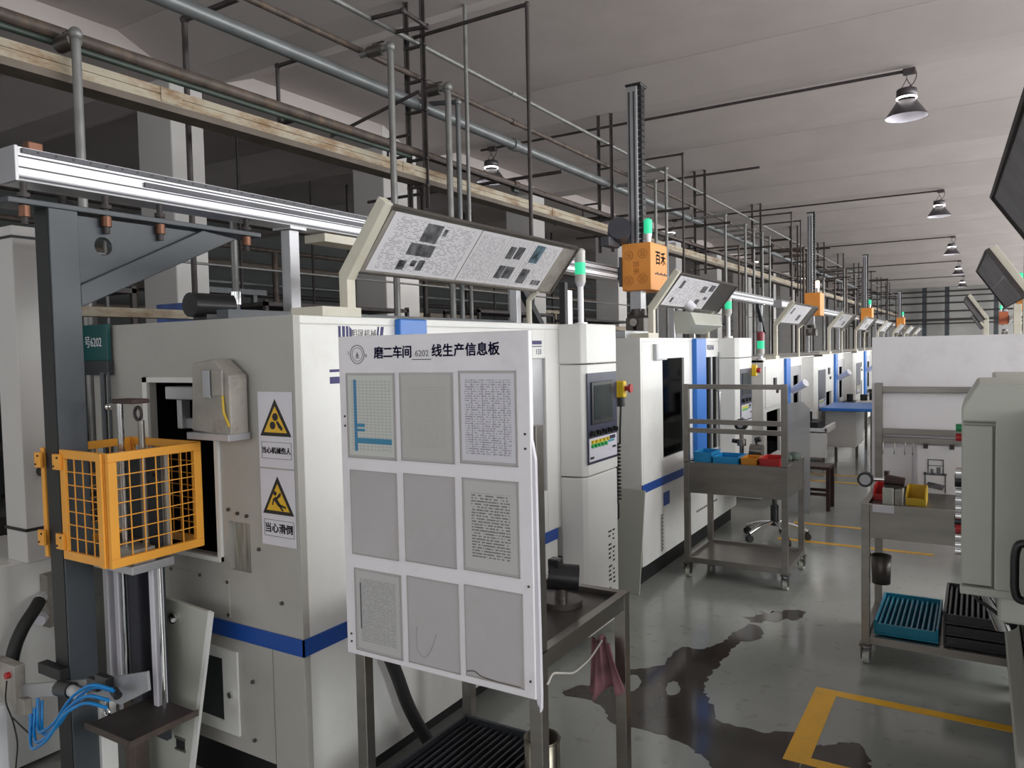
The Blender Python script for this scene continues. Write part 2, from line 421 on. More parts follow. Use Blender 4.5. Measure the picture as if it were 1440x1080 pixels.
band_wall('wall_end', 'y', YN, -.3, XL, XR, 1.3, 4.2, 6, 16)
for (y0, y1) in ((1.0, 1.45), (5.16, 5.57), (8.58, 9.35), (12.9, 13.4), (17.0, 17.5), (21.1, 21.6), (25.1, 25.6), (29.1, 29.6), (33.1, 33.6), (37.1, 37.6), (41.1, 41.6)):
    struct('column', B(-8.0, -7.4, y0, y1, 0, ZC), 'column', bevel=.015)
struct('trim_1', B(-7.95, -7.42, YN, YF, 4.70, ZC - .001), 'beam')

# painted floor lines
def floor_line(x0, x1, y0, y1, label, group=None):
    solo('floor_line', B(x0, x1, y0, y1, 0.0, .002), 'line', label, 'floor marking', group)
solo('floor_line', MB().prism([(.55, 3.86), (-.58, 3.86), (-.58, 3.22), (.55, 3.22), (.55, 3.16), (-.68, 3.16), (-.68, 3.92), (.55, 3.92)][::-1], 'z', 0, .002), 'line',
     'broad yellow painted bay outline beside the brown wet patch', 'floor marking')
for (x0, x1, y) in ((-1.5, -.3, 6.83), (-1.5, -.3, 7.52)):
    floor_line(x0, x1, y - .03, y + .03, 'thin yellow line across the aisle just past the steel carts', 'pair of aisle lines past the carts')
for (x0, x1, y) in ((-1.9, -.6, 9.92), (-1.9, -.6, 10.45)):
    floor_line(x0, x1, y - .03, y + .03, 'thin yellow line across the aisle near the small dark stool', 'pair of aisle lines by the stool')
floor_line(-1.42, -1.36, 12.6, 14.8, 'short lengthwise yellow line further down the aisle')

# wet patches
def wobble(poly, step=.02, amp=.011):
    for _ in range(2):
        q = []
        for i, (x, y) in enumerate(poly):
            x2, y2 = poly[(i + 1) % len(poly)]; q += [(x * .75 + x2 * .25, y * .75 + y2 * .25), (x * .25 + x2 * .75, y * .25 + y2 * .75)]
        poly = q
    out = []
    for i, (x, y) in enumerate(poly):
        x2, y2 = poly[(i + 1) % len(poly)]; L = math.hypot(x2 - x, y2 - y); n = max(1, int(L / step))
        for k in range(n):
            t = k / n; out.append((x + (x2 - x) * t + random.uniform(-amp, amp), y + (y2 - y) * t + random.uniform(-amp, amp)))
    return out
pud = [(-1.73, 3.25), (-1.7, 3.37), (-1.6, 3.42), (-1.62, 3.60), (-1.4, 3.78), (-1.44, 3.98), (-1.4, 4.08), (-1.3, 4.06), (-1.23, 4.26), (-1.23, 4.4), (-1.18, 4.61), (-1.08, 4.54),
       (-1.07, 4.34), (-1.17, 4.29), (-1.17, 4.03), (-1.18, 3.77), (-1.16, 3.61), (-1.06, 3.47), (-1.02, 3.35), (-.91, 3.34), (-.8, 3.35), (-.71, 3.42), (-.65, 3.4), (-.64, 3.24), (-.63, 2.9),
       (-.85, 2.85), (-.89, 2.96), (-1.0, 3.07), (-1.15, 3.12), (-1.27, 3.14), (-1.39, 3.1), (-1.5, 3.24), (-1.61, 3.26)]
h1 = [(-1.58, 3.53), (-1.51, 3.66), (-1.43, 3.5), (-1.46, 3.41), (-1.52, 3.40)]
h2 = [(-1.34, 3.61), (-1.3, 3.66), (-1.25, 3.56), (-1.25, 3.49), (-1.3, 3.48)]
solo('puddle', MB().holed([wobble([(-1.15 + (x + 1.15) * 1.05, 3.5 + (y - 3.5) * 1.05) for x, y in pud]), wobble(h1, amp=.006), wobble(h2, amp=.006)], 'z', 0, .0012), 'puddle', 'large brown wet patch spreading over the grey aisle floor', 'puddle')
solo('puddle', MB().holed([wobble([(-.6, 3.35), (-.55, 3.34), (-.49, 3.43), (-.42, 3.45), (-.37, 3.32), (-.35, 3.12), (-.45, 2.95), (-.60, 3.0)])], 'z', 0, .0012), 'puddle',
     'small brown wet patch inside the yellow bay outline', 'puddle')
solo('puddle', MB().holed([wobble([(-1.25, 4.66), (-1.05, 4.75), (-.9, 4.9), (-.95, 5.05), (-1.1, 4.95), (-1.22, 4.8)], amp=.03)], 'z', 0, .0010), 'puddle',
     'thin smeared wet patch near the castors of the steel cart', 'puddle')

# ================================================================== first grinding machine
def machine_near():
    t = thing('grinding_machine', 'large white grinding machine with warning signs on its side and dark opening', 'machine', (-2.6, 3.05, 0))
    X0, X1, Y0, Y1, ZT = -3.22, -2.0, 1.83, 4.27, 1.835
    # near side wall with the loading opening and the small curtain window
    mb = MB().holed([[(X0, .64), (X1, .64), (X1, ZT), (X0, ZT)], [(-2.83, .947), (-2.43, .947), (-2.43, 1.42), (-2.27, 1.42), (-2.27, 1.60), (-2.83, 1.60)],
                     [(-2.373, .905), (-2.258, .905), (-2.258, 1.087), (-2.373, 1.087)]], 'y', Y0, Y0 + .03)
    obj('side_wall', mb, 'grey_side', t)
    fr = MB()
    for a in ((-2.86, -2.83, .93, 1.62), (-2.43, -2.41, .93, 1.42)): fr.box(a[0], a[1], Y0 - .012, Y0, a[2], a[3])
    fr.box(-2.86, -2.27, Y0 - .012, Y0, 1.60, 1.62); fr.box(-2.86, -2.41, Y0 - .018, Y0, .93, .947)
    obj('opening_frame', fr, 'white', t)
    body = MB().box(X0, X1, Y0 + .03, Y1, ZT - .03, ZT).box(X0, X0 + .03, Y0 + .03, Y1, .64, ZT - .03).box(X0, X1, Y1 - .03, Y1, .64, ZT - .03)
    body.box(X1 - .03, X1, Y0 + .03, 3.46, .70, ZT - .03).box(X1 - .03, X1, 3.46, 3.60, 1.65, ZT - .03).box(X1 - .03, X1, 3.46, 3.60, .70, .93).box(X1 - .03, X1, 3.60, Y1, .70, ZT - .03)
    obj('housing', body, 'white', t, .004)
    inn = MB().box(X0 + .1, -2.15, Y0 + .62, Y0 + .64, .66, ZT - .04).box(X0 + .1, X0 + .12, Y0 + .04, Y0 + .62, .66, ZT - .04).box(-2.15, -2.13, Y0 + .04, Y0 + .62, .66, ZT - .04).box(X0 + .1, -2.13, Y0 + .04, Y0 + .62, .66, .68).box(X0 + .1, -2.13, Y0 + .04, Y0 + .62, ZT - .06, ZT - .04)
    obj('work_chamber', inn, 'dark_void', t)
    arm = MB().box(-2.70, -2.40, Y0 - .02, Y0 + .05, 1.535, 1.585).box(-2.66, -2.63, Y0, Y0 + .04, 1.42, 1.535).box(-2.66, -2.40, Y0 + .02, Y0 + .05, 1.42, 1.46)
    obj('loading_slide', arm, 'alu_dull', t, .004)
    obj('chamber_fixture', MB().cyl((-2.55, 2.3, 1.0), (-2.55, 2.3, 1.25), .06).box(-2.78, -2.5, 2.2, 2.4, .72, .98), 'steel_dark', t)
    obj('curtain', MB().box(-2.373, -2.258, Y0 + .02, Y0 + .03, .905, 1.087), 'curtain', t)
    # lower skirts in separate sheets
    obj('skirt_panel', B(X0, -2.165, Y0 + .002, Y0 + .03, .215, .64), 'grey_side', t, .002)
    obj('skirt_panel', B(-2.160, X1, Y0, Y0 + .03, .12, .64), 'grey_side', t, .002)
    obj('skirt_panel', B(X1 - .03, X1, Y0 + .03, 3.70, .12, .70), 'white', t, .002)
    obj('skirt_panel', B(X1 - .03, X1, 4.20, Y1, .12, .70), 'white', t, .002)
    obj('plinth', B(X0 + .05, X1 - .10, Y0 + .10, Y1 - .05, 0, .20), 'black', t)
    band = MB().box(-2.75, X1 + .006, Y0 - .006, Y0, .645, .705).box(X1, X1 + .006, Y0 - .006, 3.70, .645, .705)
    obj('blue_band', band, 'blue', t)
    d = obj('access_door', MB().holed([[(-2.75, .275), (-2.35, .275), (-2.35, .595), (-2.75, .595)], [(-2.70, .317), (-2.433, .317), (-2.433, .557), (-2.70, .557)]], 'y', Y0 - .008, Y0 + .001), 'white', t)
    obj('window_pane', B(-2.70, -2.433, Y0 - .002, Y0, .317, .557), 'screen', d)
    obj('latch', MB().cyl((-2.385, Y0 - .02, .43), (-2.385, Y0 - .006, .43), .012), 'chrome', d)
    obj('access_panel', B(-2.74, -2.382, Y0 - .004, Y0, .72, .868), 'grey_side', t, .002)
    sc_ = MB()
    for (x, z) in ((-2.73, .86), (-2.55, .86), (-2.39, .855), (-2.39, .73), (-2.37, 1.13), (-2.32, 1.12), (-2.27, 1.115), (-2.21, 1.0), (-2.27, .5), (-2.27, .28), (-2.10, .82)):
        sc_.cyl((x, Y0 - .008, z), (x, Y0, z), .007, 8)
    obj('screws', sc_, 'steel_dark', t)
    # front: blue pillar, door, window
    obj('blue_pillar', B(X1, X1 + .03, 2.36, 2.535, .72, ZT - .002), 'blue_light', t, .006)
    dr = obj('sliding_door', B(X1, X1 + .018, 2.56, 3.42, .74, 1.66), 'white', t, .004)
    obj('window_pane', B(X1 + .018, X1 + .021, 2.72, 3.25, .95, 1.55), 'screen', dr)
    obj('handle', MB().tube([(X1 + .018, 3.35, 1.0), (X1 + .05, 3.35, 1.0), (X1 + .05, 3.35, 1.25), (X1 + .018, 3.35, 1.25)], .008, 8, .02), 'chrome', dr)
    obj('window_pane', B(X1 - .02, X1 - .015, 3.46, 3.60, .93, 1.65), 'alu_dull', t)
    # maker's mark
    lg = MB()
    for i, (y, w, h) in enumerate(((2.045, .012, .13), (2.065, .014, .10), (2.085, .012, .09))): lg.box(X1, X1 + .001, y, y + w, 1.80 - h, 1.80)
    lg.prism([(2.102, 1.80), (2.118, 1.785), (2.118, 1.765), (2.102, 1.752)], 'x', X1, X1 + .001)
    lg.prism([(2.102, 1.745), (2.108, 1.745), (2.120, 1.715), (2.110, 1.715)], 'x', X1, X1 + .001)
    lg.prism([(2.245, 1.72), (2.256, 1.72), (2.268, 1.80), (2.259, 1.80)], 'x', X1, X1 + .001)
    lg.prism([(2.262, 1.72), (2.280, 1.72), (2.295, 1.80), (2.278, 1.80)], 'x', X1, X1 + .001)
    lg.box(X1, X1 + .001, 1.995, 2.06, 1.632, 1.642).box(X1, X1 + .001, 1.995, 2.06, 1.59, 1.615)
    lg.box(X1, X1 + .001, 3.46, 3.56, 1.725, 1.745).box(X1, X1 + .001, 3.46, 3.56, 1.712, 1.717)
    tag(obj('maker_mark', lg, 'navy', t), kind='stuff')
    text('明晟机械', .036, 'ink_grey', t, (X1 + .0012, 2.18, 1.77), FACE_X)
    text('133', .04, 'navy', t, (X1 + .0012, 3.525, 1.685), FACE_X)
    # control cabinet
    def cb(z0, z1, dx=0):
        return MB().prism([(X1, 3.75), (X1 + .125, 3.77), (X1 + .15 + dx, 3.80), (X1 + .15 + dx, 4.20), (X1, 4.20)], 'z', z0, z1)
    obj('cabinet_head', cb(1.615, ZT), 'white', t, .005)
    c = obj('control_cabinet', cb(.985, 1.608), 'white', t, .006)
    F = X1 + .15
    obj('panel_plate', B(F, F + .006, 3.79, 4.185, 1.05, 1.56), 'panel_navy', c)
    obj('screen_bezel', B(F + .006, F + .014, 3.83, 4.12, 1.27, 1.51), 'black_plastic', c, .003)
    obj('screen', B(F + .014, F + .0155, 3.855, 4.095, 1.295, 1.49), 'screen', c)
    for k in range(5): obj('selector_switch', MB().cyl((F + .006, 3.83 + k * .075, 1.222), (F + .026, 3.83 + k * .075, 1.222), .016, 12).box(F + .026, F + .036, 3.826 + k * .075, 3.834 + k * .075, 1.21, 1.235), 'black_plastic', c)
    obj('button_label', B(F + .006, F + .0075, 3.80, 4.175, 1.065, 1.195), 'p_buttons', c)
    bg = pmat('btn_green', (.03, .42, .12), .35)
    for k in range(5):
        obj('button', MB().cyl((F + .007, 3.835 + k * .045, 1.15), (F + .018, 3.835 + k * .045, 1.15), .011, 10), bg, c)
        obj('button', MB().cyl((F + .007, 3.84 + k * .05, 1.175), (F + .018, 3.84 + k * .05, 1.175), .009, 10), 'yellow', c)
    es = obj('stop_box', B(F - .02, F + .045, 4.20, 4.25, 1.40, 1.50), 'yellow', t, .008)
    obj('stop_button', MB().cyl((F + .045, 4.225, 1.455), (F + .07, 4.225, 1.455), .014).cyl((F + .07, 4.225, 1.455), (F + .085, 4.225, 1.455), .026), 'red', es)
    obj('stop_socket', MB().cyl((F + .01, 4.235, 1.40), (F + .01, 4.235, 1.345), .024), 'black_plastic', es)
    pts = [(F + .01, 4.235, 1.35), (F, 4.24, 1.2)]
    for k in range(0, 130): a = k * .75; pts.append((F - .02 + .014 * math.cos(a), 4.25 + .014 * math.sin(a), 1.12 - k * .0027))
    pts += [(F - .02, 4.25, .74), (F - .03, 4.27, .66), (F - .06, 4.29, .62), (F - .13, 4.27, .66)]
    obj('coiled_cable', MB().tube(pts, .0062, 6), 'rubber', t)
    l = obj('lower_cabinet', cb(.075, .978, -.005), 'white', t, .006)
    vt = MB()
    for r in range(18):
        for (y, w) in ((4.06, .045), (4.12, .03)):
            if (r * 7 + int(y * 100)) % 5: vt.box(F - .0055, F - .0035, y, y + w * (.6 + .4 * ((r * 3) % 4) / 3), .17 + r * .026, .17 + r * .026 + .010)
    obj('vent_slots', vt, 'ink', l)
    return t
m1 = machine_near()
# blower housing by the opening
t = thing('guard_box', 'grimy sheet metal guard box with slanted top beside the machine opening', 'guard', (-2.33, 1.80, 1.42))
obj('shell', MB().prism([(-2.445, 1.43), (-2.228, 1.415), (-2.228, 1.63), (-2.315, 1.69), (-2.43, 1.675)], 'y', 1.74, 1.818), 'grimy', t, .006)
obj('switch_plate', B(-2.365, -2.325, 1.733, 1.74, 1.55, 1.65), 'alu_dull', t, .002)
obj('side_plate', B(-2.31, -2.255, 1.73, 1.74, 1.56, 1.65), 'grimy', t, .002)
obj('bottom_rail', B(-2.455, -2.222, 1.725, 1.818, 1.40, 1.425), 'alu_dull', t, .002)
obj('cable', MB().tube([(-2.26, 1.735, 1.56), (-2.25, 1.73, 1.50), (-2.235, 1.74, 1.45)], .005, 6), 'yellow_bin', t)

# warning signs on the side
def warning(z0, z1, body, size, label, kind):
    t = thing('warning_sign', label, 'sign', (-2.10, 1.829, z0))
    y = 1.8285
    obj('sheet', B(-2.188, -2.015, y - .002, y, z0, z1), 'label_white', t)
    cx = -2.10; tb = z0 + .112; tt = z1 - .025
    obj('black_triangle', MB().prism([(cx - .078, tb), (cx + .078, tb), (cx + .072, tb + .012), (cx, tt), (cx - .072, tb + .012)], 'y', y - .003, y - .002), 'ink', t)
    obj('yellow_triangle', MB().prism([(cx - .058, tb + .013), (cx + .058, tb + .013), (cx, tt - .026)], 'y', y - .004, y - .003), 'yellow_sign', t)
    pm = MB(); Y = (y - .005, y - .004)
    if kind == 'gear':
        pm.prism(circ(cx + .002, tb + .068, .014, 14), 'y', *Y); pm.prism(circ(cx - .012, tb + .038, .014, 14), 'y', *Y)
        pm.prism([(cx + .006, tb + .05), (cx + .014, tb + .055), (cx + .038, tb + .03), (cx + .034, tb + .02), (cx + .018, tb + .03)], 'y', *Y)
    else:
        pm.prism(circ(cx - .012, tb + .075, .008, 12), 'y', *Y)
        pm.prism([(cx - .022, tb + .055), (cx - .008, tb + .064), (cx + .014, tb + .036), (cx + .002, tb + .030)], 'y', *Y)
        pm.prism([(cx + .002, tb + .032), (cx + .012, tb + .038), (cx + .042, tb + .03), (cx + .040, tb + .024)], 'y', *Y)
        pm.prism([(cx + .002, tb + .034), (cx + .012, tb + .034), (cx + .030, tb + .016), (cx + .022, tb + .014)], 'y', *Y)
        pm.prism([(cx - .006, tb + .060), (cx - .002, tb + .054), (cx + .016, tb + .066), (cx + .018, tb + .078), (cx + .012, tb + .078)], 'y', *Y)
        pm.prism([(cx - .022, tb + .056), (cx - .016, tb + .056), (cx - .024, tb + .032), (cx - .029, tb + .034)], 'y', *Y)
    obj('pictogram', pm, 'ink', t)
    fr = MB(); a, b_, c, d = cx - .075, cx + .075, z0 + .032, z0 + .090
    for q in ((a, b_, c, c + .0015), (a, b_, d, d + .0015), (a, a + .0015, c, d), (b_, b_ + .0015, c, d)): fr.box(q[0], q[1], y - .003, y - .002, q[2], q[3])
    obj('caption_frame', fr, 'ink_grey', t)
    text(body, size, 'ink', t, (cx, y - .0032, z0 + .060), FACE_Y, 'caption', bold=.0006)
warning(1.302, 1.570, '当心机械伤人', .0245, 'white warning sign with a yellow triangle of rollers crushing a hand, upper of two', 'gear')
warning(1.025, 1.297, '当心滑倒', .036, 'white warning sign with a yellow triangle of a slipping figure, lower of two', 'slip')
# green card hung on the machine
t = thing('number_card', 'dark green number card hanging on the grey machine side behind the dark post', 'sign', (-3.16, 1.80, 1.63))
obj('card', B(-3.285, -3.065, 1.803, 1.82, 1.69, 1.84), 'green_sheet', t, .002)
obj('holder', B(-3.285, -3.062, 1.80, 1.823, 1.63, 1.69), 'post_dark', t, .002)
text('号6202', .052, 'label_white', t, (-3.165, 1.802, 1.765), FACE_Y, sx=.8)

# ================================================================== second machine
def machine_second():
    X0, X1, Y0, Y1, ZT = -3.2, -2.02, 5.0, 7.42, 1.765
    t = thing('grinding_machine', 'white grinding machine with bright blue pillar behind the steel cart with bins', 'machine', (-2.6, 6.2, 0))
    mb = MB().box(X0, X1, Y0, Y0 + .03, .14, ZT).box(X0, X0 + .03, Y0 + .03, Y1, .14, ZT).box(X0, X1, Y1 - .03, Y1, .14, ZT).box(X0, X1, Y0 + .03, Y1 - .03, ZT - .03, ZT)
    mb.holed([[(Y0 + .03, .14), (Y1 - .03, .14), (Y1 - .03, ZT - .03), (Y0 + .03, ZT - .03)], [(5.43, .86), (5.92, .86), (5.92, 1.61), (5.43, 1.61)], [(6.46, .78), (6.84, .78), (6.84, 1.60), (6.46, 1.60)]], 'x', X1 - .03, X1)
    obj('housing', mb, 'white', t, .004)
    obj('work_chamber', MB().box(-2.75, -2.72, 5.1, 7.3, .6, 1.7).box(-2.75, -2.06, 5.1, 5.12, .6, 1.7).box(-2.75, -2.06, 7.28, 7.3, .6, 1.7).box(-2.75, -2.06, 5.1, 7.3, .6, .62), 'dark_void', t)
    obj('spindle_unit', MB().box(-2.6, -2.25, 5.35, 5.8, .62, 1.02).cyl((-2.4, 5.5, 1.1), (-2.4, 5.95, 1.1), .07).box(-2.5, -2.3, 6.5, 6.75, .62, 1.2), 'steel_dark', t, .01)
    obj('spindle_hose', MB().tube([(-2.3, 5.5, 1.05), (-2.2, 5.55, 1.3), (-2.2, 5.7, 1.2), (-2.3, 5.75, .95)], .012, 8, .08), 'rubber', t)
    obj('window_pane', B(X1 - .02, X1 - .016, 5.43, 5.92, .86, 1.61), 'tinted', t)
    obj('window_pane', B(X1 - .02, X1 - .016, 6.46, 6.84, .78, 1.60), 'tinted', t)
    obj('door_frame', MB().box(X1, X1 + .012, 6.42, 6.46, .74, 1.64).box(X1, X1 + .012, 6.60, 6.64, .78, 1.6).box(X1, X1 + .012, 6.84, 6.87, .74, 1.64), 'alu_dull', t)
    obj('handle', MB().tube([(X1, 6.72, 1.0), (X1 + .05, 6.72, 1.0), (X1 + .05, 6.72, 1.3), (X1, 6.72, 1.3)], .009, 8, .03), 'chrome', t)
    obj('blue_pillar', B(X1, X1 + .04, 6.12, 6.38, .73, ZT - .005), 'blue_light', t, .006)
    obj('plinth', B(X0 + .06, X1 - .04, Y0 + .05, Y1 - .05, 0, .14), 'black', t)
    obj('blue_band', MB().box(X1, X1 + .006, Y0 - .004, 6.10, .665, .725), 'blue', t)
    obj('blue_label', B(X1, X1 + .002, 5.42, 5.55, .50, .60), 'blue', t); 
    vt = MB()
    for r in range(20): vt.box(X1, X1 + .002, 5.36, 5.36 + .03 + .02 * (r % 2), .17 + r * .014, .177 + r * .014)
    for r in range(12): vt.box(X1, X1 + .002, 6.20 + r * .05, 6.23 + r * .05, .30, .315)
    obj('vent_slots', vt, 'ink', t)
    pk = obj('leaflet_pocket', B(X1, X1 + .03, 5.24, 5.46, 1.60, 1.72), 'clear_plastic', t, .004)
    obj('leaflet', B(X1 + .03, X1 + .032, 5.26, 5.44, 1.615, 1.71), 'label_white', pk)
    text('明晟机械', .05, 'navy', t, (X1 + .002, 6.62, 1.68), FACE_X)
    P = [(X1, 6.87), (X1 + .14, 6.89), (X1 + .17, 6.93), (X1 + .17, 7.37), (X1, 7.37)]
    obj('cabinet_head', MB().prism(P, 'z', 1.585, ZT), 'white', t, .005)
    c = obj('control_cabinet', MB().prism(P, 'z', .42, 1.58), 'white', t, .006)
    F = X1 + .17
    obj('panel_plate', B(F, F + .005, 6.95, 7.35, 1.0, 1.48), 'panel_navy', c)
    obj('screen', B(F + .005, F + .01, 7.0, 7.3, 1.24, 1.44), 'screen', c)
    obj('button_label', B(F + .005, F + .007, 6.97, 7.33, 1.01, 1.15), 'p_buttons', c)
    for yy in (7.02, 7.12, 7.22): obj('selector_switch', MB().cyl((F + .005, yy, 1.19), (F + .03, yy, 1.19), .018), 'black_plastic', c)
    es = obj('stop_box', B(F - .02, F + .04, 7.37, 7.43, 1.40, 1.51), 'yellow', t, .008)
    obj('stop_button', MB().cyl((F + .04, 7.40, 1.455), (F + .075, 7.40, 1.455), .024), 'red', es)
    obj('chip_tray', MB().prism([(X1 - .02, 7.0), (X1 + .35, 7.0), (X1 + .35, 7.38), (X1 - .02, 7.38)], 'z', .30, .415), 'white', t, .004)
    return t
m2 = machine_second()
solo('cover_sheet', MB().bar((-2.13, 4.83, .0), (-2.13, 4.96, .70), .30, .012, up=(0, 1, 0)), 'sage', 'loose beige cover sheet leaning against the side of a grinding machine', 'sheet')

# ================================================================== machines further along the row
def machine_far():
    t = thing('grinding_machine', 'x', 'machine', (0, 0, 0), world=False)
    ZT, L = 1.53, 3.0
    mb = MB().box(-1.15, 0, 0, .03, .12, ZT).box(-1.15, -1.12, 0, L, .12, ZT).box(-1.15, 0, L - .03, L, .12, ZT).box(-1.15, 0, 0, L, ZT - .03, ZT)
    mb.holed([[(.03, .12), (L - .03, .12), (L - .03, ZT - .03), (.03, ZT - .03)], [(1.36, .7), (1.98, .7), (1.98, 1.38), (1.36, 1.38)], [(.15, .45), (.80, .45), (.80, .95), (.15, .95)]], 'x', -.03, 0)
    obj('housing', mb, 'white', t, .004)
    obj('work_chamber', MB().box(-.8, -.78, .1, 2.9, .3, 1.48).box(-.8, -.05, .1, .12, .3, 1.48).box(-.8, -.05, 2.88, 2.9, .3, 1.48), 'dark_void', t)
    obj('window_pane', B(-.02, -.016, 1.36, 1.98, .7, 1.38), 'tinted', t); obj('recess_panel', B(-.20, -.18, .10, .90, .42, .98), 'clear_plastic', t)
    g = obj('glass_door', MB().holed([[(1.33, .62), (2.0, .62), (2.0, 1.42), (1.33, 1.42)], [(1.50, .78), (1.80, .78), (1.80, 1.30), (1.50, 1.30)]], 'x', 0, .014), 'alu_dull', t)
    d = obj('service_door', B(0, .012, .07, .85, 1.0, 1.46), 'white', t, .004)
    obj('latch', MB().box(.012, .03, .42, .52, 1.22, 1.32), 'black_plastic', d); obj('latch', MB().box(.012, .03, .56, .62, 1.14, 1.18), 'black_plastic', d)
    obj('blue_pillar', B(0, .03, 1.03, 1.27, .55, ZT - .005), 'blue_light', t, .005)
    obj('plinth', B(-1.1, -.04, .05, L - .05, 0, .12), 'black', t)
    c = obj('control_cabinet', MB().prism([(0, 2.12), (.14, 2.14), (.17, 2.20), (.17, 2.92), (0, 2.92)], 'z', .50, ZT - .01), 'white', t, .005)
    obj('panel_plate', B(.17, .175, 2.30, 2.85, .80, 1.34), 'panel_navy', c)
    obj('button_label', B(.175, .177, 2.33, 2.82, .82, .94), 'p_buttons', c)
    obj('work_lamp', MB().cyl((.03, 1.34, 1.12), (.16, 1.30, 1.20), .045).cyl((.16, 1.30, 1.20), (.20, 1.28, 1.225), .05), 'label_white', t)
    obj('parts_shelf', MB().box(.0, .42, 1.40, 2.08, .60, .62).box(.39, .42, 1.40, 2.08, .62, .68).box(.0, .42, 1.40, 1.42, .30, .66), 'white', t, .003)
    obj('parts_block', MB().box(.05, .30, 1.5, 2.0, .62, .72).cyl((.15, 1.7, .72), (.15, 1.7, .84), .05), 'black', t)
    return t
far = machine_far()
fy = [8.45, 12.1, 15.8, 19.5, 23.2, 26.9, 30.6, 34.3]
far_labels = ['low white grinding machine with red and green beacon behind the milky plastic screen',
              'low white machine in the row beside the blue topped bench']
for i, y in enumerate(fy):
    lab = far_labels[i] if i < 2 else 'white grinding machine far down the row, past the blue topped bench'
    if i == 0: far.location = (-2.0, y, 0); far['label'] = lab
    else: dup(far, (-2.0, y, 0), lab, 'far machines of the left row' if i > 1 else None)
far['label'] = far_labels[0]
# blue topped bench by the fourth machine
t = thing('bench', 'narrow bench with a glossy blue top beside a white machine', 'bench', (-1.55, 11.2, 0))
obj('top', B(-1.80, -1.15, 10.75, 11.85, .80, .84), 'blue_light', t, .006)
obj('body', MB().box(-1.78, -1.40, 10.95, 11.8, .30, .80), 'white', t, .01)
for (x, y) in ((-1.77, 10.78), (-1.18, 10.78), (-1.77, 11.82), (-1.18, 11.82)): obj('leg', B(x - .02, x + .02, y - .02, y + .02, 0, .80), 'steel', t)
t = thing('bench', 'white side bench holding dark castings past the blue topped bench', 'bench', (-1.2, 12.5, 0))
obj('top', B(-1.55, -.95, 12.1, 13.2, .80, .84), 'white', t, .004)
obj('side_panel', B(-1.0, -.96, 12.1, 13.2, .45, .80), 'white', t)
for (x, y) in ((-1.53, 12.12), (-.97, 12.12), (-1.53, 13.18), (-.97, 13.18)): obj('leg', B(x - .02, x + .02, y - .02, y + .02, 0, .8), 'steel', t)
for k in range(5):
    solo('casting', MB().cyl((-1.46 + k * .11, 12.3 + .12 * (k % 3), .841), (-1.46 + k * .11, 12.3 + .12 * (k % 3), .93 + .02 * (k % 2)), .05, 12), 'black', 'dark round casting on the white side bench', 'casting', 'castings on the white side bench')
# clear plastic curtain bag and dark stool between carts and bench
solo('plastic_cover', MB().prism([(-1.68, 0.0), (-1.44, 0.0), (-1.44, 1.05), (-1.50, 1.12), (-1.66, 1.10)], 'y', 7.98, 8.0), 'milky', 'milky plastic screen standing in front of the low white machine', 'screen')
t = thing('stool', 'small dark red brown wooden stool on the wet floor', 'stool', (-1.42, 8.3, 0))
obj('seat', B(-1.58, -1.28, 8.15, 8.45, .42, .45), 'wood_red', t, .006)
for (x, y) in ((-1.56, 8.17), (-1.30, 8.17), (-1.56, 8.43), (-1.30, 8.43)): obj('leg', B(x - .018, x + .018, y - .018, y + .018, 0, .42), 'wood_red', t)
for y in (8.16, 8.42): obj('stretcher', B(-1.56, -1.30, y, y + .02, .15, .18), 'wood_red', t)

# ================================================================== signal beacons
def beacon(x, y, z, zp, label, lit='beacon_green', group=None, top='beacon_off', r=.028):
    """z: foot, zp: bottom of the lens stack"""
    t = thing('signal_beacon', label, 'beacon', (x, y, z), group)
    obj('pole', MB().cyl((x, y, z), (x, y, z + .02), r * 1.2, 16).cyl((x, y, z + .02), (x, y, zp - .03), r * .55, 12).cyl((x, y, zp - .03), (x, y, zp), r * .6, 12, r), 'alu', t)
    h = r * 2.2
    obj('base_ring', MB().cyl((x, y, zp), (x, y, zp + h * .6), r, 16), 'beacon_off', t)
    obj('lit_lens', MB().cyl((x, y, zp + h * .6), (x, y, zp + h * 1.6), r * .98, 16), lit, t)
    obj('top_lens', MB().cyl((x, y, zp + h * 1.6), (x, y, zp + h * 2.6), r * .98, 16).cyl((x, y, zp + h * 2.6), (x, y, zp + h * 2.75), r, 16, r * .6), top, t)
    return t
beacon(-2.06, 4.16, 1.835, 2.10, 'white stack beacon with one green lens on the machine with warning signs', r=.033)
beacon(-2.05, 7.30, 1.765, 2.0, 'chrome stack beacon with green lens on the machine behind the cart', r=.033)
beacon(-2.05, 8.56, 1.53, 1.60, 'short beacon with green and red lenses on a low white machine', top='beacon_red', r=.04)
# tubes standing behind the first beacon
solo('conduit_bundle', MB().box(-2.28, -2.24, 4.30, 4.34, 0, 2.12), 'black', 'black upright duct behind the white stack beacon', 'duct')
solo('conduit_bundle', MB().box(-2.33, -2.29, 4.42, 4.50, 0, 2.08), 'alu', 'white upright duct beside the black one behind the beacon', 'duct')

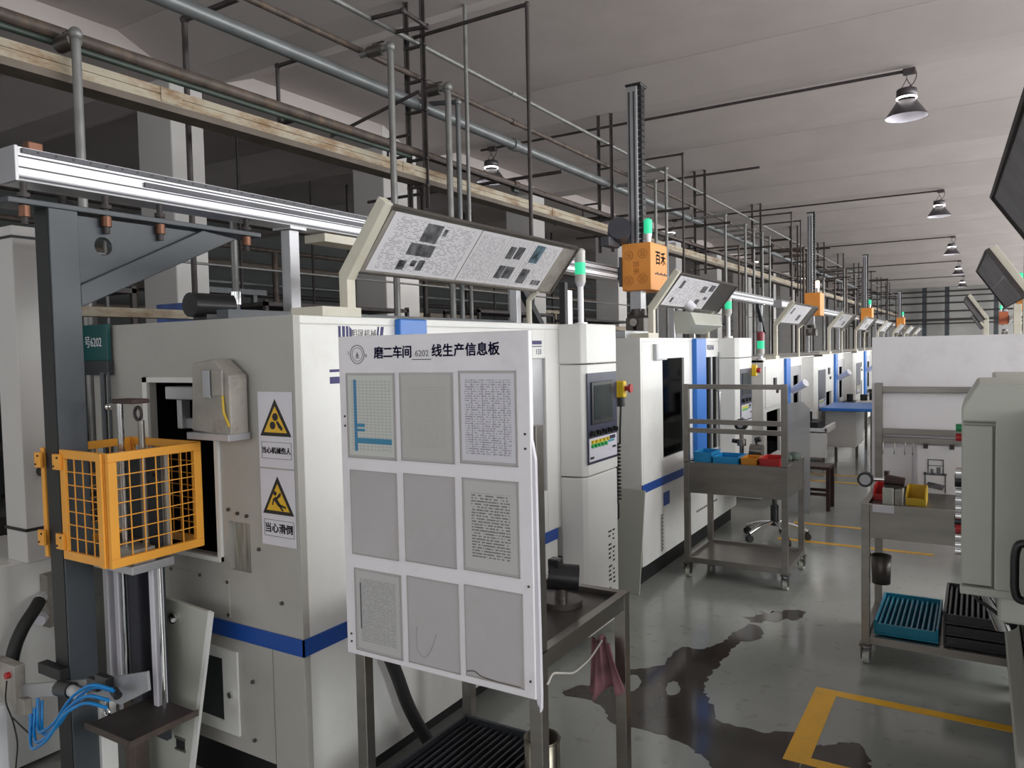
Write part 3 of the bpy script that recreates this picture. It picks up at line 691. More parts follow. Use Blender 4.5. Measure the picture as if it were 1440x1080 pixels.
# ================================================================== tilted overhead boards
def tilt_board(x, y0, y1, zb, label, sheets, s=1, group=None, zpost=1.83, back='steel_dark', post=.045):
    """board leaning out over the aisle; s=+1 on the left row, -1 on the right row"""
    t = thing('overhead_board', label, 'board', (x, (y0 + y1) / 2, zpost), group)
    dx, dz = .17 * s, .215; L = math.hypot(dx, dz); nx, nz = .785 * s, -.62
    def pt(y, a, h): return (x + dx * a + nx * h, y, zb + dz * a + nz * h)
    def slab(ya, yb, a0, a1, h0, h1):
        mb = MB(); vs = [pt(y, a, h) for h in (h0, h1) for (y, a) in ((ya, a0), (yb, a0), (yb, a1), (ya, a1))]
        return mb.add(vs, [(0, 1, 2, 3), (7, 6, 5, 4), (0, 4, 5, 1), (1, 5, 6, 2), (2, 6, 7, 3), (3, 7, 4, 0)])
    obj('back_panel', slab(y0, y1, 0, 1, -.012, 0), back, t)
    fr = slab(y0 - .012, y1 + .012, 1, 1.04, -.02, .008); 
    for m in (slab(y0 - .012, y1 + .012, -.03, 0, -.02, .008), slab(y1, y1 + .012, 0, 1, -.02, .008)): fr.add(m.v, m.f)
    obj('frame', fr, 'steel', t)
    for yy in (y0 - .03, y1 - .14):
        pw = post
        if yy > y0: pa = MB().tube([(x - .05 * s, yy, zpost), (x - .05 * s, yy, zb - .05), (x, yy, zb + .0)], .016, 8)
        else:
            n_ = .05
            pa = MB().prism([(x - .06 * s, zpost), (x - .018 * s, zpost), (x - .018 * s, zb - .035), (x + dx * 1.06, zb + dz * 1.06), (x + dx * 1.06 - .033 * s, zb + dz * 1.06 + .026), (x - .06 * s, zb - .005)], 'y', yy - pw / 2, yy + pw / 2)
        obj('post', pa, 'cream', t, .003)
    obj('post_foot', B(min(x - .16 * s, x + .0), max(x - .16 * s, x + .0), y0 - .20, y0 + .0, zpost, zpost + .035), 'cream', t)
    Ly = y1 - y0
    for (u0, u1, a0, a1, mat, nm) in sheets:
        obj(nm, slab(y0 + u0 * Ly, y0 + u1 * Ly, a0, a1, .001 if nm == 'sheet' else .002, .002 if nm == 'sheet' else .0032), mat, t)
    return t
S1 = [(.015, .40, .03, .97, 'p_over', 'sheet'), (.405, .56, .03, .97, 'p_over', 'sheet'), (.562, .70, .03, .97, 'p_over2', 'sheet'), (.702, .90, .03, .97, 'p_over', 'sheet'),
      (.155, .225, .60, .90, 'photo', 'picture'), (.235, .25, .74, .86, 'photo', 'picture'), (.13, .235, .36, .56, 'photo', 'picture'), (.12, .15, .10, .26, 'photo', 'picture'), (.17, .19, .18, .28, 'photo', 'picture'), (.20, .225, .12, .30, 'photo', 'picture'),
      (.59, .625, .56, .80, 'photo', 'picture'), (.635, .675, .58, .82, 'photo', 'picture'), (.59, .625, .16, .42, 'photo', 'picture'), (.63, .68, .18, .42, 'photo', 'picture'),
      (.735, .79, .56, .92, 'photo_blue', 'picture'), (.73, .78, .12, .42, 'photo', 'picture'), (.83, .845, .12, .22, 'photo', 'picture'), (.85, .865, .12, .22, 'photo', 'picture'), (.87, .885, .12, .22, 'photo', 'picture')]
tilt_board(-2.0, 2.17, 3.66, 2.01, 'long tilted overhead board of printed sheets above the machine with warning signs', S1, back='grimy', zpost=1.835)
S2 = [(.02, .66, .03, .97, 'p_over', 'sheet'), (.10, .14, .6, .85, 'photo', 'picture'), (.10, .13, .14, .3, 'photo', 'picture'), (.44, .52, .58, .8, 'photo', 'picture'), (.56, .64, .66, .88, 'photo', 'picture'), (.46, .53, .12, .34, 'photo', 'picture'), (.57, .62, .36, .46, 'photo', 'picture')]
tb2 = tilt_board(-2.02, 5.36, 6.86, 2.005, 'tilted overhead board with a curling sheet above the blue pillar machine', S2, zpost=1.765)
# the curled corner of its sheet
cu = MB(); pv = []
for i in range(7):
    a = i / 6; yy = 5.36 + .36 * 1.5 + .10 * a; h = .004 + .05 * math.sin(a * PI * .55)
    for q in (.0, .30 - .10 * a): pv.append((-2.02 + .17 * (.03 + q) + .785 * h, yy, 2.005 + .215 * (.03 + q) - .62 * h))
cu.add(pv, [(2 * i, 2 * i + 1, 2 * i + 3, 2 * i + 2) for i in range(6)], True); o = obj('curled_sheet', cu, 'label_white', tb2); o.modifiers.new('thick', 'SOLIDIFY').thickness = .0015
S3 = [(.02, .72, .03, .97, 'p_over2', 'sheet'), (.10, .16, .5, .8, 'photo', 'picture'), (.45, .55, .2, .5, 'photo', 'picture')]
for i, y in enumerate((9.25, 12.95, 16.0, 19.7, 23.4, 27.1, 30.8)):
    lab = ['tilted overhead board with two pictures above the low white machine with beacon', 'tilted overhead board on thin posts behind the milky plastic screen'][i] if i < 2 else 'small tilted overhead board far down the left row of machines'
    tilt_board(-2.0, y, y + 1.5, 1.95, lab, S3, 1, 'far tilted boards of the left row' if i > 1 else None, 1.53)
# beige side leaflet box under the second board
t = thing('leaflet_case', 'beige tilted sheet case under the board with the curling sheet', 'case', (-2.0, 6.3, 1.765))
obj('case', MB().prism([(-2.10, 1.80), (-1.93, 1.87), (-1.97, 1.97), (-2.12, 1.99)], 'y', 5.95, 6.70), 'sage', t, .004)
obj('end_sheet', MB().prism([(-2.07, 1.83), (-1.96, 1.87), (-1.98, 1.95), (-2.08, 1.96)], 'y', 6.701, 6.703), 'photo', t)
obj('foot', B(-2.10, -2.06, 6.3, 6.34, 1.765, 1.80), 'steel', t)

# ================================================================== gantry rails and carriages
def gantry(y0, y1, label, x=-2.75, posts=(), group=None):
    t = thing('gantry_rail', label, 'rail', (x, y0, 1.83), group)
    zt, zb = 2.415, 2.305
    P = [(x, zt), (x, zb + .018), (x - .008, zb), (x - .14, zb), (x - .14, zt)]
    obj('beam', MB().prism(P, 'y', y0, y1), 'alu', t)
    obj('end_plate', B(x - .145, x + .004, y0 - .012, y0, zb - .005, zt + .004), 'alu_dull', t, .002)
    obj('guide_strip', B(x, x + .012, y0 + .01, y1, zt - .020, zt - .004), 'guide', t)
    obj('guide_strip', B(x, x + .012, y0 + .45, y1, zt - .060, zt - .042), 'guide', t)
    for dz in (.031, .067): obj('slot', B(x - .004, x + .0006, y0, y1, zt - dz - .003, zt - dz + .003), 'guide', t)
    obj('slot', B(x - .004, x + .0006, y0, y1, zb + .006, zb + .012), 'guide', t)
    bl = MB(); n = int((min(y1, y0 + 2.2) - y0) / .06)
    for k in range(n): bl.cyl((x + .012, y0 + .06 + k * .06, zt - .012), (x + .0135, y0 + .06 + k * .06, zt - .012), .004, 6)
    obj('guide_bolts', bl, 'black', t)
    for (py, pz, pl) in posts:
        p = thing('gantry_post', pl or 'slim grey post under the overhead rail in a gap between machines', 'post', (x - .07, py, pz), None if pl else 'rail posts in the machine gaps')
        obj('upright', B(x - .10, x - .04, py - .03, py + .03, pz + .012, zb - .014), 'alu_dull', p, .003)
        obj('head', B(x - .13, x - .01, py - .05, py + .05, zb - .014, zb), 'alu_dull', p); obj('foot', B(x - .13, x - .01, py - .06, py + .06, pz, pz + .012), 'alu_dull', p)
    return t
gantry(1.34, 12.3, 'bright aluminium overhead rail running from the dark post over the machines', posts=((2.58, 1.835, 'short grey post on the machine roof carrying the overhead rail'), (4.65, 0.0, None), (7.9, 0.0, None), (11.75, 0.0, None)))
gantry(12.9, 23.6, 'aluminium overhead rail carrying the orange box with the white lamp', posts=((15.45, 0, None), (19.15, 0, None), (22.85, 0, None)))
gantry(24.2, 36.0, 'farthest aluminium overhead rail of the left row', posts=((26.55, 0, None), (30.25, 0, None), (33.95, 0, None)))
solo('angle_duct', MB().box(-2.90, -2.76, 2.75, 3.6, 2.255, 2.295), 'cream', 'beige cable duct clamped under the aluminium overhead rail', 'duct')

def carriage(y, label, x=-2.75, s=1, col='orange', detail=True, lit='beacon_green', ztop=4.0, group=None):
    t = thing('gantry_carriage', label, 'carriage', (x, y, 1.9), group)
    def bx(a, b, c, d, e, f): return B(min(x + s * a, x + s * b), max(x + s * a, x + s * b), y + c, y + d, e, f)
    obj('cover', bx(.03, .30, 0, .41, 2.20, 2.615), col, t, .006)
    obj('mount_plate', bx(.013, .03, -.03, .45, 2.24, 2.50), 'guide', t)
    obj('lift_column', bx(.07, .165, .06, .20, 2.61, ztop), 'alu_dull', t, .006)
    obj('column_slot', MB().add(bx(.085, .10, .055, .06, 2.62, ztop - .05).v, B(0, 1, 0, 1, 0, 1).f).add(bx(.13, .145, .055, .06, 2.62, ztop - .05).v, B(0, 1, 0, 1, 0, 1).f), 'guide', t)
    obj('column_cap', bx(.06, .205, .05, .22, ztop, ztop + .02), 'black_plastic', t, .004)
    ch = MB(); k = 0; z = 2.615
    while z < ztop - .01:
        p = bx(.17, .20, .08, .16, z, z + .042); ch.add(p.v, p.f); z += .05
    obj('cable_chain', ch, 'black_plastic', t)
    obj('lower_column', bx(.08, .18, .06, .18, 2.02, 2.20), 'alu_dull', t)
    gr = MB().cyl((x + s * .13, y + .12, 1.98), (x + s * .13, y + .12, 2.04), .075, 16)
    q = bx(.05, .12, .02, .22, 1.84, 1.96); gr.add(q.v, q.f); q = bx(.15, .22, .02, .22, 1.84, 1.96); gr.add(q.v, q.f)
    obj('gripper', gr, 'steel_dark', t, .004)
    obj('gripper_jaw', MB().cyl((x + s * .13, y - .0, 1.92), (x + s * .13, y + .05, 1.92), .035, 14), 'steel', t)
    if detail:
        obj('motor', MB().cyl((x - .02, y + .05, 2.70), (x + .07, y - .14, 2.74), .10, 18).box(x - .06, x + .02, y - .25, y - .02, 2.58, 2.66), 'guide', t, .004)
        text('百禾', .13, 'ink', t, (x + .3008, y + .24, 2.48), FACE_X, bold=.003)
        q = MB()
        for k in range(7): q.box(x + .3, x + .3012, y + .10 + k * .045, y + .135 + k * .045, 2.34, 2.362 if k % 2 else 2.352)
        obj('stripe_text', q, 'ink', t)
        text('百禾', .06, 'orange_mark', t, (x + .16, y - .0008, 2.40), (PI / 2, PI / 2, 0))
        for (dx, z) in ((.095, 2.51), (.225, 2.52), (.095, 2.29), (.225, 2.30)):
            r = MB().holed([circ(x + dx, z, .043, 24), circ(x + dx, z, .039, 24)], 'y', y - .0015, y - .0005)
            for k in range(5): r.box(x + dx - .024, x + dx + .024, y - .0015, y - .0005, z - .024 + k * .011, z - .020 + k * .011)
            obj('round_mark', r, 'orange_mark', t)
    xb, yb = x + s * .24, y + .10
    obj('lamp_foot', MB().cyl((xb, yb, 2.615), (xb, yb, 2.70), .022, 12, .034), 'alu', t)
    obj('lamp_lens', MB().cyl((xb, yb, 2.70), (xb, yb, 2.82), .036, 16).cyl((xb, yb, 2.82), (xb, yb, 2.835), .036, 16, .015), lit, t)
    return t
carriage(6.33, 'orange box carriage with tall lift column and green lamp above the two near machines')
carriage(14.6, 'orange box carriage with white lamp on the second overhead rail', lit='beacon_white', detail=False, ztop=4.05)
carriage(22.3, 'far orange carriage with green lamp on the second overhead rail', detail=False, ztop=4.02)
carriage(32.5, 'smallest orange carriage of the left row on the farthest overhead rail', detail=False, ztop=3.6)

# ================================================================== dark gantry post with gusset
t = thing('gantry_post', 'dark grey steel post with triangular gusset carrying the rail end', 'post', (-2.81, 1.48, 0))
obj('column', MB().prism([(-2.845, 1.43), (-2.838, 1.43), (-2.838, 1.52), (-2.757, 1.52), (-2.757, 1.43), (-2.748, 1.43), (-2.748, 1.53), (-2.845, 1.53)], 'z', .02, 2.225), 'post', t, .002)
obj('inner_web', B(-2.838, -2.757, 1.50, 1.52, .02, 2.225), 'black', t)  # black lining, part of the painted shade inside the channel
obj('cable_fill', B(-2.838, -2.757, 1.428, 1.50, .02, 2.225), 'black', t)  # black block added to paint the shade in the post's open channel
obj('cable', MB().tube([(-2.85, 1.50, 1.74), (-2.90, 1.50, 1.66), (-2.93, 1.50, 1.54), (-2.91, 1.50, 1.44), (-2.85, 1.50, 1.37)], .010, 8, .06), 'rubber', t)
obj('foot_plate', B(-2.93, -2.69, 1.36, 1.60, 0, .02), 'post', t, .003)
obj('gusset', MB().holed([[(1.53, 1.90), (2.12, 2.215), (1.53, 2.215)], circ(1.635, 2.115, .034)], 'x', -2.80, -2.775), 'post', t)
obj('brace', MB().prism([(1.532, 1.885), (2.22, 2.205), (2.05, 2.222), (1.532, 1.965)], 'x', -2.80, -2.752), 'post', t, .004)
obj('head_plate', B(-2.89, -2.745, 1.30, 2.345, 2.225, 2.245), 'post', t, .003)
for (y, x) in ((1.36, -2.765), (1.64, -2.757), (1.86, -2.76), (2.28, -2.765)):
    b_ = obj('levelling_bolt', MB().cyl((x, y, 2.16), (x, y, 2.30), .011, 10).cyl((x, y, 2.25), (x, y, 2.265), .022, 6), 'iron', t)
    obj('nut', MB().cyl((x, y, 2.185), (x, y, 2.222), .020, 6), 'brass', b_)
solo('rail_block', MB().box(-2.84, -2.80, 1.40, 1.45, 2.415, 2.455), 'brass', 'small copper coloured block on top of the rail end', 'block', bevel=.004)

# ================================================================== orange wire cage on the post
def wire_cage():
    t = thing('safety_cage', 'orange yellow wire mesh cage bolted around the dark post', 'cage', (-2.66, 1.6, 1.0))
    z0, z1, f = 1.0, 1.385, .03
    def panel(ax, pos, a0, a1, th, nv, nh):
        def bx(u0, u1, w0, w1, t0=-th / 2, t1=th / 2): return (u0, u1, pos + t0, pos + t1, w0, w1) if ax == 'y' else (pos + t0, pos + t1, u0, u1, w0, w1)
        p = obj('mesh_panel', MB().box(*bx(a0, a1, z0, z0 + f)).box(*bx(a0, a1, z1 - f, z1)).box(*bx(a0, a0 + f, z0 + f, z1 - f)).box(*bx(a1 - f, a1, z0 + f, z1 - f)), 'cage', t, .002)
        for k in range(1, nv):
            u = a0 + f + (a1 - a0 - 2 * f) * k / nv; obj('wire', MB().box(*bx(u - .0017, u + .0017, z0 + f, z1 - f, -.0017, .0017)), 'cage', p)
        for k in range(1, nh):
            w = z0 + f + (z1 - z0 - 2 * f) * k / nh; obj('wire', MB().box(*bx(a0 + f, a1 - f, w - .0017, w + .0017, .0018, .0052)), 'cage', p)
    panel('y', 1.425, -2.735, -2.465, .012, 4, 7)
    panel('x', -2.45, 1.42, 1.772, .020, 6, 7)
    panel('y', 1.782, -2.90, -2.465, .012, 8, 7)
    panel('x', -2.885, 1.45, 1.772, .012, 5, 7)
    obj('strip', B(-2.872, -2.850, 1.425, 1.455, z0 - .01, z1), 'cage', t, .002)
    obj('corner_strip', B(-2.497, -2.467, 1.41, 1.418, z0, z1), 'cage', t, .002)
    for z in (1.315, 1.035):
        for (xa, xb) in ((-2.88, -2.842), (-2.760, -2.715)):
            h = obj('clamp_plate', B(xa, xb, 1.407, 1.419, z, z + .055), 'cage', t, .002)
            obj('clamp_bolts', MB().cyl((xa + .01, 1.404, z + .012), (xa + .01, 1.407, z + .012), .004, 6).cyl((xb - .01, 1.404, z + .043), (xb - .01, 1.407, z + .043), .004, 6), 'black', h)
    return t
wire_cage()

# ================================================================== part lift below the cage
t = thing('part_lift', 'vertical part lift with steel guide rods and aluminium tracks beneath the orange cage', 'lift', (-2.62, 1.62, 0))
obj('back_plate', B(-2.74, -2.52, 1.64, 1.66, .30, 1.35), 'post_dark', t)
obj('centre_bar', B(-2.655, -2.60, 1.60, 1.64, .42, 1.0), 'guide', t)
for x in (-2.805, -2.735, -2.515): obj('track', MB().box(x - .013, x + .013, 1.60, 1.64, .38, .965), 'label_white', t, .002)
for x in (-2.70, -2.478): obj('guide_rod', MB().cyl((x, 1.61, .42), (x, 1.61, .965), .008, 10), 'chrome', t)
obj('carriage_plate', B(-2.70, -2.46, 1.50, 1.66, .955, .985), 'alu_dull', t, .003)
obj('carriage_block', B(-2.76, -2.63, 1.56, 1.66, .93, 1.04), 'iron', t, .004)
obj('bearing_rows', MB().box(-2.64, -2.48, 1.52, 1.60, .985, 1.035), 'grimy', t)
obj('rod', MB().cyl((-2.575, 1.55, .985), (-2.575, 1.55, 1.545), .011, 12), 'chrome', t)
obj('rod', MB().cyl((-2.50, 1.58, .985), (-2.50, 1.58, 1.48), .011, 12), 'steel', t)
obj('rod_bridge', B(-2.60, -2.475, 1.535, 1.60, 1.54, 1.556), 'wood_red', t, .003)
obj('shackle', MB().tube([(-2.50 + .02 * math.cos(a * PI / 6), 1.57, 1.505 + .022 * math.sin(a * PI / 6)) for a in range(13)], .006, 6), 'iron', t)
obj('perforated_strip', MB().box(-2.545, -2.515, 1.66, 1.675, 1.0, 1.36).box(-2.505, -2.495, 1.66, 1.675, 1.0, 1.36), 'grimy', t)
obj('sensor', MB().cyl((-2.53, 1.64, 1.28), (-2.49, 1.62, 1.30), .012, 8), 'black_plastic', t)
tr = obj('platform', B(-2.60, -2.34, 1.395, 1.645, .44, .448), 'iron', t, .001)
obj('platform_lip', MB().box(-2.60, -2.34, 1.390, 1.395, .436, .458).box(-2.34, -2.335, 1.390, 1.645, .436, .458), 'rust', tr)
obj('eye_rod', MB().cyl((-2.60, 1.47, .47), (-2.60, 1.47, .56), .008, 8).tube([(-2.60 + .014 * math.cos(a * PI / 6), 1.47, .462 + .014 * math.sin(a * PI / 6)) for a in range(13)], .005, 6), 'chrome', t)
obj('stand_leg', B(-2.79, -2.73, 1.52, 1.58, 0, .43), 'white', t, .003)
obj('stand_leg', B(-2.72, -2.66, 1.60, 1.66, 0, .43), 'rust', t, .003)
# pneumatic arm with blue hoses
t = thing('pneumatic_arm', 'aluminium cross arm with clear filter cup in front of the dark post', 'bracket', (-2.7, 1.39, .45))
obj('arm', MB().prism([(-3.02, .50), (-2.72, .575), (-2.42, .655), (-2.22, .715), (-2.215, .655), (-2.37, .575), (-2.45, .575), (-2.72, .525), (-3.02, .455)], 'y', 1.385, 1.395), 'alu_dull', t)
obj('end_bracket', MB().box(-3.16, -3.0, 1.36, 1.40, .44, .58).box(-3.02, -2.96, 1.37, 1.40, .40, .46), 'grimy', t, .004)
obj('rear_stub', B(-2.90, -2.75, 1.395, 1.43, .565, .605), 'black', t, .003)
obj('filter_body', MB().cyl((-2.70, 1.365, .565), (-2.62, 1.365, .575), .026, 12), 'black_plastic', t)
obj('filter_cup', MB().cyl((-2.62, 1.365, .575), (-2.55, 1.355, .578), .020, 12), 'clear_plastic', t)
obj('valve_block', MB().box(-2.47, -2.40, 1.36, 1.385, .62, .665).box(-2.53, -2.47, 1.365, 1.385, .60, .64), 'black_plastic', t, .004)
obj('fitting', MB().cyl((-2.36, 1.36, .635), (-2.33, 1.355, .625), .014, 10), 'black_plastic', t)
obj('gauge', MB().cyl((-3.03, 1.345, .545), (-3.03, 1.36, .545), .012), 'red', t)
for i, (dz, dx) in enumerate(((0, 0), (.014, .01), (-.016, .012), (-.032, .02))):
    solo('air_hose', MB().tube([(-2.34 + dx, 1.35 - i * .013, .640 + dz), (-2.42 + dx, 1.33 - i * .013, .650 + dz), (-2.52, 1.32 - i * .013, .585 + dz), (-2.62, 1.315 - i * .013, .47 + dz), (-2.73, 1.32 - i * .013, .41 + dz), (-2.79, 1.345 - i * .013, .42 + dz), (-2.81, 1.36 - i * .013, .50 + dz)], .0055, 8, .06),
         'hose_blue', 'bright blue air hose looping in front of the dark post', 'hose', 'blue air hoses on the cross arm')
solo('signal_wire', MB().tube([(-3.02, 1.345, .53), (-3.03, 1.34, .45), (-2.98, 1.34, .40), (-2.95, 1.34, .32), (-2.98, 1.34, .20), (-3.0, 1.34, .14)], .003, 6, .03), 'rubber', 'thin dark wire dangling below the cross arm', 'wire')
solo('signal_wire', MB().tube([(-2.97, 1.335, .41), (-2.88, 1.335, .385), (-2.80, 1.33, .375)], .003, 6, .03), 'rubber', 'thin dark wire sagging from the cross arm to the post', 'wire')
t = thing('white_post', 'short bright white post under the cross arm end', 'post', (-3.08, 1.33, 0))
obj('body', B(-3.12, -3.03, 1.27, 1.345, .01, .44), 'alu', t, .003); obj('foot', B(-3.14, -3.01, 1.25, 1.36, 0, .01), 'alu_dull', t)

# leaning cover door with latch and handle
t = thing('loose_door', 'beige cover door leaning beside the machine, with latch and recessed handle', 'door', (-2.45, 1.72, 0))
obj('panel', MB().prism([(-2.78, .02), (-2.525, .02), (-2.345, .785), (-2.60, .80), (-2.75, .80)], 'y', 1.705, 1.722), 'sage', t, .003)
obj('edge', MB().bar((-2.520, 1.713, .02), (-2.340, 1.713, .785), .022, .012, up=(0, 1, 0)), 'white', t)
obj('latch', MB().cyl((-2.535, 1.705, .735), (-2.535, 1.69, .735), .02).cyl((-2.535, 1.69, .735), (-2.505, 1.675, .738), .008, 8), 'chrome', t)
obj('handle_recess', B(-2.56, -2.51, 1.703, 1.706, .235, .275), 'black', t)
obj('handle_frame', MB().box(-2.565, -2.505, 1.700, 1.704, .273, .281).box(-2.565, -2.505, 1.700, 1.704, .229, .237), 'steel', t)

# ================================================================== left edge: white duct, cabinet and fittings
t = thing('cabinet', 'low white cabinet at the end of the machine row with a cable gland box', 'cabinet', (-3.6, 1.2, 0))
obj('body', B(-3.95, -3.36, .55, 1.79, .02, .87), 'white', t, .006)
obj('plinth', B(-3.93, -3.40, .6, 1.75, 0, .02), 'black', t)
g = obj('gland_box', B(-3.36, -3.30, 1.64, 1.74, .58, .80), 'grimy', t, .003)
for z in (.71, .625): obj('gland', MB().cyl((-3.33, 1.64, z), (-3.29, 1.60, z), .022, 10), 'label_white', g)
solo('cable', MB().tube([(-3.285, 1.60, .71), (-3.26, 1.57, .69), (-3.25, 1.52, .64), (-3.245, 1.48, .57), (-3.24, 1.46, .50), (-3.24, 1.44, .40)], .025, 10, .06), 'rubber', 'thick black corrugated cable curving into the gland box', 'cable')
t = thing('duct', 'tall light grey rectangular duct standing on the white cabinet behind the dark post', 'duct', (-3.38, 1.62, .87))
obj('casing', B(-3.46, -3.30, 1.57, 1.68, .87, 2.24), 'column', t, .004)
obj('strap', MB().box(-3.465, -3.295, 1.565, 1.685, 1.0, 1.012).box(-3.465, -3.295, 1.565, 1.685, 2.19, 2.20), 'black', t)
obj('side_pipe', MB().cyl((-3.30, 1.64, 1.24), (-3.16, 1.62, 1.25), .022, 10), 'rubber', t)
solo('machine_housing', MB().box(-4.9, -4.0, .4, 1.7, .02, 1.52), 'sage', 'pale green machine housing behind the low white cabinet', 'machine', bevel=.03)
t = thing('pipe_stub', 'thin pipe bracket with a round knob on the grey machine side behind the post', 'pipe', (-3.05, 1.80, 1.1))
obj('pipe', MB().cyl((-3.10, 1.80, 1.0), (-3.10, 1.80, 1.64), .012, 8).cyl((-3.06, 1.80, 1.0), (-3.06, 1.80, 1.64), .006, 8), 'post', t)
obj('knob', MB().sphere((-3.05, 1.79, 1.50), .016), 'chrome', t)

# things on and behind the first machine roof
solo('cable_tray', MB().box(-3.66, -3.58, 1.7, 9.0, 1.90, 1.945).box(-3.66, -3.58, 1.7, 9.0, 1.84, 1.855), 'tray', 'low beige cable tray behind the first machine roof', 'cable tray')
solo('blue_carton', MB().box(-4.3, -3.9, 2.85, 3.15, 1.80, 2.02), pmat('carton', (.05, .10, .32), .6, var=.5, scale=6), 'blue printed carton behind the machine roof near the column', 'carton')
solo('carton_shelf', MB().box(-4.4, -3.8, 2.6, 4.0, 1.76, 1.80).box(-4.4, -4.36, 2.6, 2.64, 0, 1.76).box(-4.4, -4.36, 3.96, 4.0, 0, 1.76).box(-3.84, -3.8, 2.6, 2.64, 0, 1.76).box(-3.84, -3.8, 3.96, 4.0, 0, 1.76), 'iron', 'dark steel shelf behind the first machine holding the blue carton', 'shelf')
t = thing('pump', 'black motor pump with an upright pipe behind the first machine roof', 'pump', (-3.3, 2.4, 1.835))
obj('motor', MB().cyl((-3.0, 2.15, 1.93), (-3.0, 2.36, 1.93), .055, 16).box(-3.05, -2.95, 2.2, 2.45, 1.835, 1.89), 'black_plastic', t, .004)
obj('pipe', MB().tube([(-3.0, 2.40, 1.88), (-3.0, 2.40, 2.45)], .016, 8), 'galv', t)
obj('valve', MB().cyl((-3.0, 2.40, 1.94), (-3.0, 2.40, 2.0), .026, 8), 'chrome', t)
solo('roof_beam', MB().box(-2.62, -2.55, 2.0, 4.2, 1.835, 1.885), 'post', 'dark steel beam lying along the first machine roof', 'beam')
solo('roof_beam', MB().box(-2.50, -2.15, 5.05, 5.55, 1.765, 1.82), 'alu_dull', 'flat grey casing on the roof of the blue pillar machine', 'casing', bevel=.004)
for (y, s_) in ((4.55, 1), (7.75, 1), (11.5, 1)):
    solo('knee_brace', MB().bar((-2.80, y, 2.28), (-2.80, y + .42, 1.88), .05, .05), 'post_dark', 'dark diagonal knee brace under the aluminium overhead rail', 'brace', 'knee braces under the first rail')

# ================================================================== overhead pipe rack
PX = -4.185; PY0, PY1 = -4.0, 50.0
def long_pipe(z, r, mat, label, dx=0, y0=PY0, y1=PY1):
    t = thing('pipe', label, 'pipe', (PX + dx, y0, z))
    obj('run', MB().cyl((PX + dx, y0, z), (PX + dx, y1, z), r, 16), mat, t)
    y = 1.2
    while y < 24:
        obj('coupling', MB().cyl((PX + dx, y, z), (PX + dx, y + .09, z), r * 1.28, 14), mat, t); y += 5.7
    return t
long_pipe(4.38, .022, 'galv', 'thin grey pipe, topmost of the long overhead pipes')
long_pipe(4.085, .024, 'rust', 'brown pipe second from the top of the overhead rack')
long_pipe(3.85, .050, 'galv_big', 'thick blue grey pipe, fattest of the long overhead pipes')
long_pipe(3.43, .036, 'rust', 'rusty brown pipe just above the beige cable tray')
long_pipe(3.375, .018, pmat('green_pipe', (.035, .05, .042), .5, var=.3), 'dark greenish pipe tucked under the rusty pipe', dx=0, y1=5.2)
long_pipe(3.40, .012, 'iron', 'thin black pipe alongside the rusty overhead pipe', dx=.055, y0=5.4)
t = thing('cable_tray', 'long beige rust stained overhead cable tray under the pipes', 'cable tray', (PX, PY0, 3.16))
obj('side', MB().prism([(-4.10, 3.285), (-4.10, 3.245), (-4.108, 3.243), (-4.108, 3.238), (-4.10, 3.236), (-4.10, 3.195), (-4.25, 3.195), (-4.25, 3.285)], 'y', PY0, PY1), 'tray', t)
obj('underside', B(-4.25, -4.102, PY0, PY1, 3.155, 3.195), 'tray_dark', t)  # darker copy of the tray colour paints the shade underneath
for y in (2.8, 5.0, 7.6): obj('joint_plate', B(-4.101, -4.094, y, y + .14, 3.20, 3.28), 'tray', t, .002)
hanger_y = [5.32, 9.25, 13.2, 17.15, 21.1, 25.1, 29.0, 33.0, 37.0, 41.0, 45.0]
HL = ['dark ladder hanger of the pipe rack standing among the bundle of grey drop pipes', 'dark ladder hanger of the pipe rack just behind the tall lift column with green lamp',
      'first dark ladder hanger of the pipe rack past the lift column with green lamp', 'second dark ladder hanger of the pipe rack past the lift column with green lamp']
def hanger(y, i):
    t = thing('pipe_hanger', HL[i] if i < 4 else 'small dark ladder hanger of the pipe rack far down the hall', 'hanger', (-4.19, y, 3.0), None if i < 4 else 'far ladder hangers of the pipe rack')
    for x in (-4.275, -4.095): obj('bar', MB().box(x - .018, x + .018, y - .006, y + .006, 2.95, ZC - .001).box(x - .018, x - .012, y - .03, y + .006, 2.95, ZC - .001), 'iron', t)
    for z in (4.345, 4.05, 3.79, 3.38, 3.145): obj('rung', MB().box(-4.30, -4.07, y - .025, y + .015, z - .018, z - .002), 'iron', t)
    obj('side_bracket', MB().tube([(-4.275, y - .01, 3.60), (-4.52, y - .01, 3.60), (-4.52, y - .01, 3.42), (-4.275, y - .01, 3.42)], .014, 6), 'iron', t)
    return t
for i, y in enumerate(hanger_y): hanger(y, i)
def drop(pts, r, mat, valve=None, label=None, group=None):
    t = thing('drop_pipe', label or {'galv': 'pale galvanised drop pipe of the overhead rack past the orange carriage', 'iron': 'thin black drop pipe of the overhead rack past the orange carriage', 'rust': 'rusty brown drop pipe of the overhead rack past the orange carriage'}[mat], 'pipe', pts[-1], group or (None if label else {'galv': 'pale', 'iron': 'black', 'rust': 'rusty'}[mat] + ' drop pipes past the carriage'))
    obj('run', MB().tube(pts, r, 8, r * 2.2), mat, t)
    for p in pts[1:-1]: obj('elbow', MB().sphere(p, r * 1.45, 8), mat, t)
    if valve:
        x, y, z = valve
        v = obj('valve', MB().cyl((x - .07, y, z), (x + .07, y, z), r * 1.7, 10).cyl((x, y, z), (x, y, z + .05), r * .9, 8), 'steel_dark', t)
        obj('lever', B(x - .01, x + .09, y - .008, y + .008, z + .05, z + .058), 'iron', v)
    return t
